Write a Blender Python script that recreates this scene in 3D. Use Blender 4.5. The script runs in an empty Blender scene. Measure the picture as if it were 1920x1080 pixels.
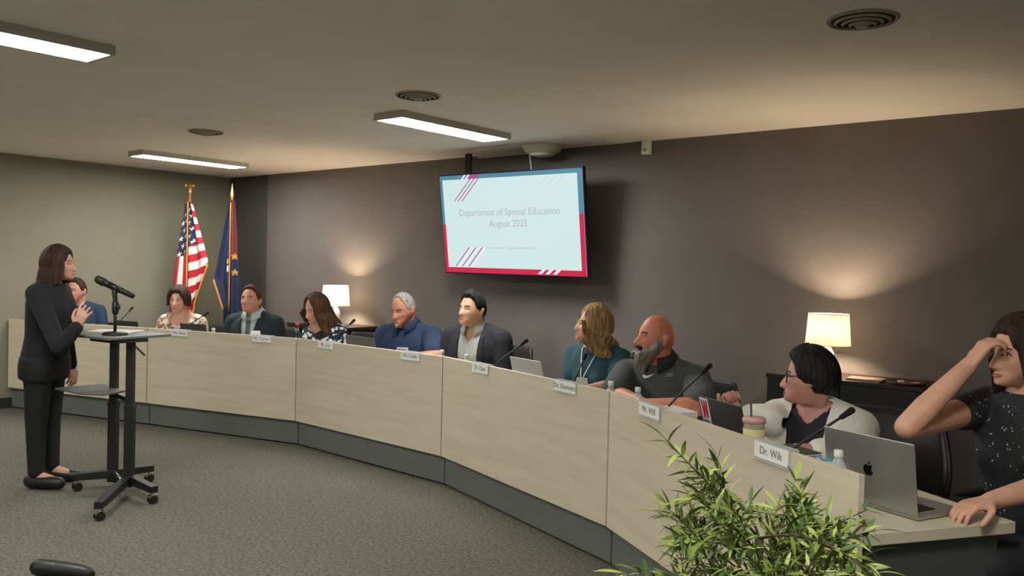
import bpy, bmesh, math, random
import numpy as np
from mathutils import Vector, Matrix, noise
from mathutils.bvhtree import BVHTree
random.seed(7); np.random.seed(7)
SC = bpy.context.scene; COL = SC.collection
PI = math.pi
# ------------------------------------------------------------------ camera
cam_d = bpy.data.cameras.new('camera'); cam = bpy.data.objects.new('camera', cam_d); COL.objects.link(cam)
cam_d.sensor_width = 36.0; cam_d.lens = 1621.4/1920*36.0; cam_d.clip_start = .05
yaw, pit, rol = -0.688, -0.019, 0.024
F = Vector((math.sin(yaw), math.cos(yaw), 0)); R = Vector((math.cos(yaw), -math.sin(yaw), 0)); U = Vector((0, 0, 1))
F2 = F*math.cos(pit)+U*math.sin(pit); U2 = -F*math.sin(pit)+U*math.cos(pit)
R3 = R*math.cos(rol)+U2*math.sin(rol); U3 = -R*math.sin(rol)+U2*math.cos(rol)
M = Matrix((R3, U3, -F2)).transposed().to_4x4(); M.translation = Vector((0, 0, 1.44)); cam.matrix_world = M
SC.camera = cam
# ------------------------------------------------------------------ world, exposure
w = bpy.data.worlds.new('world'); SC.world = w; w.use_nodes = True
w.node_tree.nodes['Background'].inputs[0].default_value = (.5, .5, .5, 1); w.node_tree.nodes['Background'].inputs[1].default_value = .05
SC.view_settings.view_transform = 'Standard'; SC.view_settings.look = 'None'; SC.view_settings.gamma = 1
SC.view_settings.use_curve_mapping = False; SC.view_settings.exposure = 0.0
PANEL_E = 61        # ceiling light panels
LAMP_W = 54         # table lamp bulbs (watts)

# ------------------------------------------------------------------ materials
def lin(c):
    if isinstance(c, str):
        c = c.lstrip('#'); c = [int(c[i:i+2], 16)/255 for i in (0, 2, 4)]
    return tuple((x/12.92 if x <= .04045 else ((x+.055)/1.055)**2.4) for x in c[:3])+(1,)
MATS = {}
def mat(name, col, rough=.6, metal=0, var=0, vscale=20, bump=0, bscale=200, spec=.5, trans=0, emis=0, alpha=1, sheen=0, coords='Object', sss=0, col2=None, stretch=None):
    if name in MATS: return MATS[name]
    m = bpy.data.materials.new(name); MATS[name] = m; m.use_nodes = True
    nt = m.node_tree; N = nt.nodes; L = nt.links; b = N['Principled BSDF']
    b.inputs['Base Color'].default_value = lin(col); b.inputs['Roughness'].default_value = rough; b.inputs['Metallic'].default_value = metal
    b.inputs['Specular IOR Level'].default_value = spec; b.inputs['Transmission Weight'].default_value = trans; b.inputs['Alpha'].default_value = alpha
    b.inputs['Sheen Weight'].default_value = sheen; b.inputs['Subsurface Weight'].default_value = sss
    if sss: b.inputs['Subsurface Radius'].default_value = (.012, .005, .003)
    if emis: b.inputs['Emission Color'].default_value = lin(col); b.inputs['Emission Strength'].default_value = emis
    if var or bump:
        tc = N.new('ShaderNodeTexCoord'); mp = N.new('ShaderNodeMapping'); L.new(tc.outputs[coords], mp.inputs[0])
        if stretch: mp.inputs['Scale'].default_value = stretch
    if var:
        nz = N.new('ShaderNodeTexNoise'); nz.inputs['Scale'].default_value = vscale; nz.inputs['Detail'].default_value = 4; L.new(mp.outputs[0], nz.inputs['Vector'])
        cr = N.new('ShaderNodeValToRGB'); L.new(nz.outputs[0], cr.inputs[0])
        c = lin(col); c2 = lin(col2) if col2 else tuple(x*(1-var) for x in c[:3])+(1,)
        c1 = c if col2 else tuple(min(1, x*(1+var)) for x in c[:3])+(1,)
        cr.color_ramp.elements[0].color = c2; cr.color_ramp.elements[1].color = c1
        cr.color_ramp.elements[0].position = .3; cr.color_ramp.elements[1].position = .7
        L.new(cr.outputs[0], b.inputs['Base Color'])
    if bump:
        nb = N.new('ShaderNodeTexNoise'); nb.inputs['Scale'].default_value = bscale; nb.inputs['Detail'].default_value = 3; L.new(mp.outputs[0], nb.inputs['Vector'])
        bp = N.new('ShaderNodeBump'); bp.inputs['Strength'].default_value = bump; bp.inputs['Distance'].default_value = .01
        L.new(nb.outputs[0], bp.inputs['Height']); L.new(bp.outputs[0], b.inputs['Normal'])
    return m
def mat_attr(name, rough=.7, emis=0):
    m = bpy.data.materials.new(name); m.use_nodes = True; nt = m.node_tree; b = nt.nodes['Principled BSDF']; b.inputs['Roughness'].default_value = rough
    a = nt.nodes.new('ShaderNodeAttribute'); a.attribute_name = 'Col'; nt.links.new(a.outputs['Color'], b.inputs['Base Color'])
    if emis: nt.links.new(a.outputs['Color'], b.inputs['Emission Color']); b.inputs['Emission Strength'].default_value = emis
    return m
def mat_floral(name, base, cols, scale=30, thr=.5):
    m = bpy.data.materials.new(name); m.use_nodes = True; nt = m.node_tree; N = nt.nodes; L = nt.links; b = N['Principled BSDF']; b.inputs['Roughness'].default_value = .8
    tc = N.new('ShaderNodeTexCoord'); nz = N.new('ShaderNodeTexNoise'); nz.inputs['Scale'].default_value = scale*.6; L.new(tc.outputs['Object'], nz.inputs['Vector'])
    mx = N.new('ShaderNodeVectorMath'); mx.operation = 'MULTIPLY_ADD'; L.new(nz.outputs['Color'], mx.inputs[0]); mx.inputs[1].default_value = (.05, .05, .05); L.new(tc.outputs['Object'], mx.inputs[2])
    vo = N.new('ShaderNodeTexVoronoi'); vo.inputs['Scale'].default_value = scale; L.new(mx.outputs[0], vo.inputs['Vector'])
    cr = N.new('ShaderNodeValToRGB'); cr.color_ramp.interpolation = 'CONSTANT'; sp = N.new('ShaderNodeSeparateColor'); L.new(vo.outputs['Color'], sp.inputs[0]); L.new(sp.outputs[0], cr.inputs[0])
    e = cr.color_ramp.elements
    for i, c in enumerate(cols):
        el = e[i] if i < 2 else e.new(.5)
        el.position = i/len(cols); el.color = lin(c)
    lt = N.new('ShaderNodeMath'); lt.operation = 'LESS_THAN'; lt.inputs[1].default_value = thr; L.new(vo.outputs['Distance'], lt.inputs[0])
    mix = N.new('ShaderNodeMix'); mix.data_type = 'RGBA'; L.new(lt.outputs[0], mix.inputs[0]); mix.inputs[6].default_value = lin(base); L.new(cr.outputs[0], mix.inputs[7])
    L.new(mix.outputs[2], b.inputs['Base Color']); return m

m_black = mat('black_plastic', '#1c1d1d', .45)
m_blackmetal = mat('black_powder_coat', '#15171a', .5, 0, .2, 30)
m_chrome = mat('bright_steel', '#c9c9c6', .25, 1)
m_white = mat('white_plastic', '#e6e4dd', .5)
m_paper = mat('paper_white', '#eceae2', .8)
m_skin = {}
def skin(c):
    if c not in m_skin: m_skin[c] = mat('skin_'+c[1:], c, .5, 0, .10, 18, .08, 300, sss=.08)
    return m_skin[c]

# ------------------------------------------------------------------ mesh building
class MB:
    def __init__(s): s.v = []; s.f = []
    def add(s, v, f):
        o = len(s.v); s.v += [tuple(map(float, p)) for p in v]; s.f += [tuple(i+o for i in q) for q in f]; return s
    def box(s, c, size, M=None):
        v = [Vector((x*size[0]/2, y*size[1]/2, z*size[2]/2)) for x in (-1, 1) for y in (-1, 1) for z in (-1, 1)]
        if M is not None: v = [M @ p for p in v]
        v = [p+Vector(c) for p in v]
        return s.add(v, [(0, 1, 3, 2), (4, 6, 7, 5), (0, 4, 5, 1), (2, 3, 7, 6), (0, 2, 6, 4), (1, 5, 7, 3)])
    def grid(s, fn, nu, nv, closeu=False, closev=False):
        P = [fn(i/(nu if closeu else nu-1), j/(nv if closev else nv-1)) for j in range(nv) for i in range(nu)]
        f = []
        for j in range(nv if closev else nv-1):
            for i in range(nu if closeu else nu-1):
                a = j*nu+i; b = j*nu+(i+1) % nu; c = ((j+1) % nv)*nu+(i+1) % nu; d = ((j+1) % nv)*nu+i; f.append((a, b, c, d))
        return s.add(P, f)
    def rings(s, rings, cap=True):
        n = len(rings[0]); P = [p for r in rings for p in r]; f = []
        for j in range(len(rings)-1):
            for i in range(n): f.append((j*n+i, j*n+(i+1) % n, (j+1)*n+(i+1) % n, (j+1)*n+i))
        if cap: f.append(tuple(range(n))[::-1]); f.append(tuple((len(rings)-1)*n+i for i in range(n)))
        return s.add(P, f)
    def tube(s, pts, rad, n=10, cap=True, up=None):
        pts = [Vector(p) for p in pts]; K = len(pts)
        if not hasattr(rad, '__len__'): rad = [rad]*K
        rings = []; prev = None
        for k in range(K):
            t = (pts[min(k+1, K-1)]-pts[max(k-1, 0)]).normalized()
            if prev is None:
                a = Vector((0, 0, 1)) if abs(t.z) < .9 else Vector((1, 0, 0)); x = t.cross(a).normalized()
            else: x = (prev-t*prev.dot(t)).normalized()
            prev = x; y = t.cross(x)
            rings.append([pts[k]+(x*math.cos(q)+y*math.sin(q))*rad[k] for q in [2*PI*i/n for i in range(n)]])
        return s.rings(rings, cap)
    def capsule(s, p0, p1, r0, r1, n=14):
        p0 = Vector(p0); p1 = Vector(p1); d = (p1-p0); t = d.normalized() if d.length > 1e-6 else Vector((0, 0, 1))
        pts = []; rad = []
        for a in (85, 60, 30, 0): pts.append(p0-t*r0*math.sin(math.radians(a))); rad.append(r0*math.cos(math.radians(a)))
        for a in (0, 30, 60, 85): pts.append(p1+t*r1*math.sin(math.radians(a))); rad.append(r1*math.cos(math.radians(a)))
        return s.tube(pts, rad, n)
    def chain(s, pts, rad, n=14):
        for i in range(len(pts)-1): s.capsule(pts[i], pts[i+1], rad[i], rad[i+1], n)
        return s
    def ell(s, c, r, M=None, nu=20, nv=12):
        c = Vector(c); rings = []
        for j in range(nv+1):
            th = PI*(j+.02)/(nv+.04); rings.append([])
            for i in range(nu):
                ph = 2*PI*i/nu; p = Vector((r[0]*math.sin(th)*math.cos(ph), r[1]*math.sin(th)*math.sin(ph), r[2]*math.cos(th)))
                rings[-1].append(c+((M @ p) if M is not None else p))
        return s.rings(rings)
    def lathe(s, prof, c=(0, 0, 0), n=28, cap=False):
        c = Vector(c)
        return s.rings([[c+Vector((r*math.cos(2*PI*i/n), r*math.sin(2*PI*i/n), z)) for i in range(n)] for r, z in prof], cap)
    def prism(s, poly, z0, z1):
        n = len(poly); v = [(x, y, z0) for x, y in poly]+[(x, y, z1) for x, y in poly]
        return s.add(v, [tuple(range(n))[::-1], tuple(range(n, 2*n))]+[(i, (i+1) % n, n+(i+1) % n, n+i) for i in range(n)])
    def mesh(s, name, M=None):
        me = bpy.data.meshes.new(name); v = s.v if M is None else [tuple(M @ Vector(p)) for p in s.v]
        me.from_pydata(v, [], s.f); me.update()
        bm = bmesh.new(); bm.from_mesh(me); bmesh.ops.recalc_face_normals(bm, faces=bm.faces); bm.to_mesh(me); bm.free()
        return me
def shade(me, smooth):
    me.polygons.foreach_set('use_smooth', [smooth]*len(me.polygons)); me.update()
def link(name, me, material, parent=None, smooth=False, **kw):
    o = bpy.data.objects.new(name, me); COL.objects.link(o)
    if material is not None and not len(me.materials): me.materials.append(material)
    if parent: o.parent = parent
    if smooth: shade(me, True)
    for k, v in kw.items(): o[k] = v
    return o
def part(name, mb, material, parent=None, smooth=False, bevel=0, solid=0, **kw):
    o = link(name, mb.mesh(name), material, parent, smooth, **kw)
    if solid:
        md = o.modifiers.new('solid', 'SOLIDIFY'); md.thickness = solid; md.offset = 0
    if bevel:
        md = o.modifiers.new('bevel', 'BEVEL'); md.width = bevel; md.segments = 2; md.limit_method = 'ANGLE'; md.angle_limit = .6
    return o
def thing(name, label, cat, loc=(0, 0, 0), rz=0, group=None):
    o = bpy.data.objects.new(name, None); COL.objects.link(o); o.location = loc; o.rotation_euler = (0, 0, rz); o.empty_display_size = .1
    o['label'] = label; o['category'] = cat
    if group: o['group'] = group
    return o
def tag(o, label, cat, group=None):
    o['label'] = label; o['category'] = cat
    if group: o['group'] = group
    return o
def structure(name, mb, material, **kw):
    o = part(name, mb, material, **kw); o['kind'] = 'structure'; return o
def evalmesh(me, mods):
    o = bpy.data.objects.new('tmp', me); COL.objects.link(o)
    for typ, kw in mods:
        md = o.modifiers.new(typ, typ)
        for k, v in kw.items(): setattr(md, k, v)
    dg = bpy.context.evaluated_depsgraph_get(); dg.update()
    r = bpy.data.meshes.new_from_object(o.evaluated_get(dg)); bpy.data.objects.remove(o); bpy.data.meshes.remove(me)
    return r
def fuse(mb, name, voxel, smooth=3, fac=.5):
    me = mb.mesh(name); r = evalmesh(me, [('REMESH', dict(mode='VOXEL', voxel_size=voxel)), ('SMOOTH', dict(iterations=smooth, factor=fac))])
    r.name = name; return r
def text_mesh(txt, size, extrude=.0006, align='CENTER'):
    cu = bpy.data.curves.new('t', 'FONT'); cu.body = txt; cu.size = size; cu.extrude = extrude; cu.align_x = align; cu.align_y = 'CENTER'; cu.resolution_u = 3
    o = bpy.data.objects.new('t', cu); COL.objects.link(o); dg = bpy.context.evaluated_depsgraph_get(); dg.update()
    me = bpy.data.meshes.new_from_object(o.evaluated_get(dg)); bpy.data.objects.remove(o); return me
def catmull(P, n=6):
    P = [Vector(p) for p in P]; Q = [P[0]*2-P[1]]+P+[P[-1]*2-P[-2]]; out = []
    for i in range(1, len(Q)-2):
        for k in range(n):
            t = k/n; a, b, c, d = Q[i-1:i+3]
            out.append(.5*((2*b)+(c-a)*t+(2*a-5*b+4*c-d)*t*t+(3*b-a-3*c+d)*t**3))
    out.append(P[-1]); return out
def frame2(origin, xdir, ydir, zdir=None):
    x = Vector(xdir).normalized(); y = Vector(ydir).normalized(); z = x.cross(y).normalized() if zdir is None else Vector(zdir).normalized()
    M = Matrix((x, y, z)).transposed().to_4x4(); M.translation = Vector(origin); return M

# ------------------------------------------------------------------ room shell
CZ = 2.463; WY = 5.774; WX = -9.083; RX = 3.2; FY = -4.2
m_ceil = mat('ceiling_paint', '#f0ebe1', .9, 0, .03, 3, .15, 60)
m_dark = mat('charcoal_wall_paint', '#6d6763', .85, 0, .05, 2.5, .15, 120)
m_dark2 = mat('darker_wall_tone', '#4c4b47', .85, 0, .05, 2.5, .1, 120)
m_beige = mat('beige_wall_paint', '#8e8a78', .9, 0, .03, 3, .15, 120)
m_off = mat('off_white_wall_paint', '#d8d4c8', .9)
def carpet():
    m = bpy.data.materials.new('carpet'); m.use_nodes = True; nt = m.node_tree; N = nt.nodes; L = nt.links; b = N['Principled BSDF']; b.inputs['Roughness'].default_value = .95; b.inputs['Specular IOR Level'].default_value = .15
    tc = N.new('ShaderNodeTexCoord')
    a = N.new('ShaderNodeTexNoise'); a.inputs['Scale'].default_value = 1.3; a.inputs['Detail'].default_value = 3; L.new(tc.outputs['Object'], a.inputs[0])
    c = N.new('ShaderNodeTexNoise'); c.inputs['Scale'].default_value = 55; c.inputs['Detail'].default_value = 5; L.new(tc.outputs['Object'], c.inputs[0])
    r1 = N.new('ShaderNodeValToRGB'); L.new(c.outputs[0], r1.inputs[0]); r1.color_ramp.elements[0].position = .35; r1.color_ramp.elements[1].position = .66
    r1.color_ramp.elements[0].color = lin('#55534a'); r1.color_ramp.elements[1].color = lin('#747166')
    r2 = N.new('ShaderNodeValToRGB'); L.new(a.outputs[0], r2.inputs[0]); r2.color_ramp.elements[0].color = (.82, .82, .82, 1); r2.color_ramp.elements[1].color = (1.1, 1.1, 1.1, 1)
    mx = N.new('ShaderNodeMix'); mx.data_type = 'RGBA'; mx.blend_type = 'MULTIPLY'; mx.inputs[0].default_value = 1; L.new(r1.outputs[0], mx.inputs[6]); L.new(r2.outputs[0], mx.inputs[7]); L.new(mx.outputs[2], b.inputs['Base Color'])
    bp = N.new('ShaderNodeBump'); bp.inputs['Strength'].default_value = .15; bp.inputs['Distance'].default_value = .01; n2 = N.new('ShaderNodeTexNoise'); n2.inputs['Scale'].default_value = 180; L.new(tc.outputs['Object'], n2.inputs[0]); L.new(n2.outputs[0], bp.inputs['Height']); L.new(bp.outputs[0], b.inputs['Normal'])
    return m
structure('floor', MB().box(((WX+RX)/2, (WY+FY)/2, -.05), (RX-WX+.4, WY-FY+.4, .1)), carpet())
structure('ceiling', MB().box(((WX+RX)/2, (WY+FY)/2, CZ+.05), (RX-WX+.4, WY-FY+.4, .1)), m_ceil)
structure('wall_back', MB().box(((WX+RX)/2, WY+.1, CZ/2), (RX-WX+.2, .2, CZ)), m_dark)
structure('wall_left', MB().box((WX-.1, (WY+FY)/2, CZ/2), (.2, WY-FY+.2, CZ)), m_beige)
structure('wall_right', MB().box((RX+.1, (WY+FY)/2, CZ/2), (.2, WY-FY+.2, CZ)), m_off)
structure('wall_front', MB().box(((WX+RX)/2, FY-.1, CZ/2), (RX-WX+.2, .2, CZ)), m_off)
structure('wall_strip_1', MB().box(((WX-8.34)/2, WY-.004, CZ/2), (-8.34-WX, .008, CZ)), m_dark2)  # thin strip in a darker tone at the left end of the back wall
structure('baseboard_left', MB().box((WX+.006, (WY+FY)/2, .05), (.012, WY-FY, .1)), mat('rubber_base', '#2b2b2a', .6))
structure('baseboard_back', MB().box(((WX+RX)/2, WY-.006, .05), (RX-WX, .012, .1)), MATS['rubber_base'])

# ------------------------------------------------------------------ ceiling light panels
m_lframe = mat('light_frame', '#b8b6ae', .5)
m_diff = mat('light_diffuser', '#fffdf8', .5, emis=PANEL_E)
def ceiling_light(x, y, label):
    t = thing('ceiling_light', label, 'light', (x, y, CZ), 0, 'ceiling light panels')
    w_, l = .2745, 1.10; h = .045
    f = MB()
    f.box((-w_/2+.009, 0, -h/2), (.018, l, h)).box((w_/2-.009, 0, -h/2), (.018, l, h)).box((0, -l/2+.009, -h/2), (w_-.036, .018, h)).box((0, l/2-.009, -h/2), (w_-.036, .018, h)).box((0, 0, -.004), (w_-.036, l-.036, .008))
    part('frame', f, m_lframe, t)
    part('diffuser', MB().box((0, 0, -h+.004), (w_-.036, l-.036, .006)), m_diff, t)
ceiling_light(-4.244, 4.393, 'white rectangular ceiling light in front of the television')
ceiling_light(-7.71, 4.467, 'white rectangular ceiling light farthest away, above the flags')
ceiling_light(-4.22, 1.42, 'white rectangular ceiling light nearest the camera, cut by the left edge of the photo')
for x, y, l in ((-7.71, 1.42, 'ceiling light panel beyond the left edge of the photo'), (-.7, -2.0, 'ceiling light panel behind and right of the camera'), (-4.2, -2.0, 'ceiling light panel behind and left of the camera'), (-.5, 1.0, 'ceiling light panel above the camera')):
    ceiling_light(x, y, l)
# ------------------------------------------------------------------ vents
m_vent = mat('vent_metal', '#a09a8a', .5); m_ventd = mat('vent_dark', '#1b1a16', .9)
def vent(x, y, label):
    t = thing('ceiling_vent', label, 'vent', (x, y, CZ), 0, 'round ceiling vents')
    part('duct_opening', MB().lathe([(.001, -.001), (.118, -.001), (.118, -.006), (.001, -.006)]), m_ventd, t)
    for k, (r, z) in enumerate(((.135, -.003), (.106, -.010), (.079, -.016), (.053, -.022))):
        part('ring', MB().lathe([(r, z), (r-.007, z-.007), (r-.010, z-.007), (r-.005, z+.002), (r, z)], n=48), m_vent, t, True)
    part('centre_cone', MB().lathe([(.034, -.022), (.022, -.034), (.001, -.038), (.001, -.022)], n=32), m_vent, t, True)
vent(-1.124, 3.494, 'round ceiling vent nearest the camera, top right')
vent(-3.688, 3.574, 'round ceiling vent above the television light')
vent(-6.086, 3.645, 'round ceiling vent farthest away on the left')
# ------------------------------------------------------------------ ceiling bits near the TV
t = thing('smoke_detector', 'white round smoke detector on the ceiling edge above the television', 'detector', (-4.28, 5.55, CZ))
part('housing', MB().lathe([(.001, 0), (.16, 0), (.165, -.012), (.145, -.05), (.09, -.075), (.001, -.08)], n=36), mat('detector_white', '#d8cfc2', .5), t, True)
part('vent_band', MB().lathe([(.098, -.068), (.1, -.074), (.07, -.088), (.001, -.09)], n=36), m_white, t, True)
o = part('cable', MB().tube(catmull([(-4.42, 5.56, CZ-.03), (-4.421, 5.57, 2.38), (-4.42, 5.6, 2.24)]), .006, 8), m_white, None, True); tag(o, 'short white cable dropping to the top of the television', 'cable')
o = part('cable_raceway', MB().box((-4.78, WY-.02, CZ-.012), (.75, .03, .024)), mat('raceway', '#c9c2b6', .6), None, bevel=.002); tag(o, 'pale cable raceway along the ceiling edge above the television', 'raceway')
t = thing('wall_sensor', 'small white box on the dark wall just under the ceiling', 'sensor', (-3.43, WY, 2.41))
part('box', MB().box((0, -.025, 0), (.062, .05, .105)), m_white, t, bevel=.004)
part('lens', MB().ell((0, -.051, -.02), (.014, .006, .014)), mat('lens_grey', '#8c8c88', .3), t, True)

# ------------------------------------------------------------------ television
TVt = thing('television', 'wall mounted television tilted down showing a slide titled Department of Special Education', 'television', (-4.528, 5.45, 1.831))
ti = .142; Wt = 1.524; Ht = Wt*.5625
TX = Vector((1, -.004, 0)).normalized(); TN = Vector((0, -1, 0)); TU = Vector((0, 0, 1))*math.cos(ti)+TN*math.sin(ti)
Mtv = Matrix((TX, TU, TX.cross(TU))).transposed().to_4x4()
MtvR = Mtv @ Matrix.Rotation(-.007, 4, 'Z')
def tvpart(name, mb, m, bevel=0, **kw):
    mb.v = [tuple(MtvR @ Vector(p)) for p in mb.v]; return part(name, mb, m, TVt, bevel=bevel, **kw)
tvpart('casing', MB().box((0, 0, -.019), (Wt, Ht, .034)), mat('tv_black', '#10162a', .35), .004)
tvpart('back_housing', MB().box((0, -.1, -.055), (Wt*.6, Ht*.6, .05)), m_black, .01)
# screen image, painted per face on a slide grid
def slidemat(name, c, e=1.0):
    m = bpy.data.materials.new(name); m.use_nodes = True; b = m.node_tree.nodes['Principled BSDF']; b.inputs['Base Color'].default_value = (.01, .01, .01, 1); b.inputs['Roughness'].default_value = .3
    b.inputs['Emission Color'].default_value = lin(c); b.inputs['Emission Strength'].default_value = e; return m
hw, hh = Wt/2-.012, Ht/2-.012
s_bg = slidemat('screen_pale', '#d0e6e6', 1.0); s_teal = slidemat('screen_teal', '#4f8da3', .9); s_red = slidemat('screen_red', '#cb1f48', 1.0); s_wht = slidemat('screen_white', '#f0e6f2', 1.0)
s_pur = slidemat('screen_plum', '#8c5680', .9); s_txt = slidemat('screen_text', '#b3b2bb', 1.0); s_faint = slidemat('screen_faint_blue', '#b4cfe0', 1.0); s_pk = slidemat('screen_pink', '#b24d8c', .9)
scr = tvpart('screen', MB().box((0, 0, 0), (2*hw, 2*hh, .002)), s_bg)
def flat(poly, z, m, nm='slide_graphic'):
    mb = MB().prism(poly, z, z+.0006); mb.v = [tuple(MtvR @ Vector(p)) for p in mb.v]; o = part(nm, mb, m, scr); return o
def rect(x0, y0, x1, y1): return [(x0, y0), (x1, y0), (x1, y1), (x0, y1)]
b_ = .05; ym = .04; yl = -.0
for q in (rect(-hw, hh-.035, hw, hh), rect(-hw, .0, -hw+.03, hh), rect(hw-.045, .07, hw, hh)): flat(q, .0012, s_teal, 'teal_border')
for q in (rect(-hw, -hh, hw, -hh+.045), rect(-hw, -hh, -hw+.035, .0), rect(hw-.045, -hh, hw, .07)): flat(q, .0012, s_red, 'red_border')
def diag(x, y, dx, dy, wd, m):  # slanted stripe
    flat([(x, y), (x+wd, y), (x+wd+dx, y+dy), (x+dx, y+dy)], .002, m, 'stripe')
for k in range(3): diag(-.6+k*.045, hh-.22, .2, .185, .012, s_pk); diag(-.5+k*.045, hh-.035, .035, .035, .025, s_wht)
flat([(-.43, hh-.035), (-.33, hh-.035), (-.29, hh), (-.39, hh)], .0022, s_pk, 'stripe')
for k in range(3): diag(-.63+k*.075, -hh+.055, .17, .165, .012, s_pur); diag(-.612+k*.075, -hh+.055, .17, .165, .035, s_wht)
for k in range(3): diag(.33+k*.08, hh-.12, .09, .075, .006, s_faint); diag(.27+k*.075, -hh+.008, .05, .04, .04, s_wht)
def scrtext(txt, x, y, size, m, nm='lettering'):
    me = text_mesh(txt, size, .0002); me.transform(MtvR @ Matrix.Translation((x, y, .0025))); link(nm, me, m, scr)
scrtext('Department of Special Education', -.01, .095, .081, s_txt); scrtext('August 2025', -.01, .0, .081, s_txt); scrtext('Board presentation   -   Special Services department', 0, -.2, .025, s_txt)
# mount posts
br = MB().box((-.62, .17, .42), (.07, .02, .5)).box((-.62, .22, .28), (.06, .16, .04)).box((.0, .17, .0), (.5, .16, .3)).box((0, .295, 0), (.6, .03, .4))
part('mount', br, mat('mount_dark', '#262521', .6), TVt, bevel=.003)

# ------------------------------------------------------------------ dais
S = [Vector(p) for p in ((-9.06, 3.37), (-7.318, 3.853), (-5.718, 4.254), (-3.989, 4.148), (-2.304, 3.573), (-.806, 2.611))]
def normal(i): t_ = (S[i+1]-S[i]).normalized(); return Vector((-t_.y, t_.x))
def offpoly(o):
    out = []
    for k in range(len(S)):
        if k == 0: q_ = S[0]+normal(0)*o; t_ = (S[1]-S[0]).normalized(); out.append(q_+t_*((-9.068-q_.x)/t_.x))
        elif k == len(S)-1: out.append(S[-1]+normal(k-1)*o)
        else:
            a, b = normal(k-1), normal(k); m_ = (a+b).normalized(); out.append(S[k]+m_*(o/m_.dot(a)))
    return out
def wood(name, c1, c2, axis='facet'):
    m = bpy.data.materials.new(name); m.use_nodes = True; nt = m.node_tree; N = nt.nodes; L = nt.links; b = N['Principled BSDF']; b.inputs['Roughness'].default_value = .5; b.inputs['Specular IOR Level'].default_value = .3
    tc = N.new('ShaderNodeTexCoord'); mp = N.new('ShaderNodeMapping'); mp.inputs['Scale'].default_value = (1.2, 1.2, 14); L.new(tc.outputs['Object'], mp.inputs[0])
    n = N.new('ShaderNodeTexNoise'); n.inputs['Scale'].default_value = 1.6; n.inputs['Detail'].default_value = 5; n.inputs['Roughness'].default_value = .6; L.new(mp.outputs[0], n.inputs[0])
    cr = N.new('ShaderNodeValToRGB'); cr.color_ramp.elements[0].position = .3; cr.color_ramp.elements[1].position = .7; cr.color_ramp.elements[0].color = lin(c1); cr.color_ramp.elements[1].color = lin(c2); L.new(n.outputs[0], cr.inputs[0]); L.new(cr.outputs[0], b.inputs['Base Color'])
    return m
m_wood = wood('pale_maple_laminate', '#cfc3a9', '#ddd2ba'); m_wtop = wood('maple_worktop', '#c8bfa6', '#d6cdb6'); m_edge = mat('maple_edge', '#cfc6ae', .5)
m_plinth = mat('grey_plinth', '#6c6f6c', .55, 0, .05, 8); m_gap = mat('dark_gap', '#15120f', .95)
D = thing('dais_desk', 'long curved council desk with pale wood front panels on a grey base', 'desk', (S[3].x, S[3].y, 0))
DO = Vector((S[3].x, S[3].y))
def dpart(nm, mb, m, **kw):
    mb.v = [(x-DO.x, y-DO.y, z) for x, y, z in mb.v]; return part(nm, mb, m, D, **kw)
P0, P20, P35, P50, PD, PB = offpoly(0), offpoly(.022), offpoly(.035), offpoly(.05), offpoly(.60), offpoly(.045)
for i in range(5):
    t_ = (S[i+1]-S[i]).normalized(); g = .0055
    q = [P0[i]+t_*g, P0[i+1]-t_*g, P20[i+1]-t_*g, P20[i]+t_*g]
    dpart('front_panel', MB().prism([tuple(p) for p in q], .2, .8655), m_wood, bevel=.0015)
    q = [P35[i]+t_*g*1.2, P35[i+1]-t_*g*1.2, P50[i+1]-t_*g, P50[i]+t_*g]
    dpart('plinth_panel', MB().prism([tuple(p) for p in q], .012, .197), m_plinth, bevel=.001)
    a = offpoly(.0235); b2 = offpoly(.034); tb = t_*(.03 if i == 4 else 0)
    dpart('backing_strip', MB().prism([tuple(a[i]), tuple(a[i+1]-tb), tuple(b2[i+1]-tb), tuple(b2[i])], .1985, .855), m_gap)
    a = offpoly(.052); b2 = offpoly(.06)
    dpart('kick_strip', MB().prism([tuple(a[i]), tuple(a[i+1]), tuple(b2[i+1]), tuple(b2[i])], .0, .2), m_gap)
    a = offpoly(.036)
    dpart('worktop', MB().prism([tuple(a[i]), tuple(a[i+1]), tuple(PD[i+1]), tuple(PD[i])], .652, .69), m_wtop, bevel=.003)
# end of the desk: side panel set in under the overhanging worktop, and a support wall
n4 = normal(4); t4 = (S[5]-S[4]).normalized()
e0 = S[5]-t4*.03
dpart('end_panel', MB().prism([tuple(e0+n4*.06), tuple(e0+n4*.56), tuple(e0-t4*.022+n4*.56), tuple(e0-t4*.022+n4*.06)], 0, .65), mat('grey_end_panel', '#4a4e4c', .6), bevel=.001)
for i in (1, 2, 3, 4):
    m_ = (normal(i-1)+normal(i)).normalized(); tt = Vector((m_.y, -m_.x))
    q = [S[i]+m_*.07-tt*.011, S[i]+m_*.07+tt*.011, S[i]+m_*.55+tt*.011, S[i]+m_*.55-tt*.011]
    dpart('support_panel', MB().prism([tuple(p) for p in q], 0, .65), m_plinth)

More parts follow.
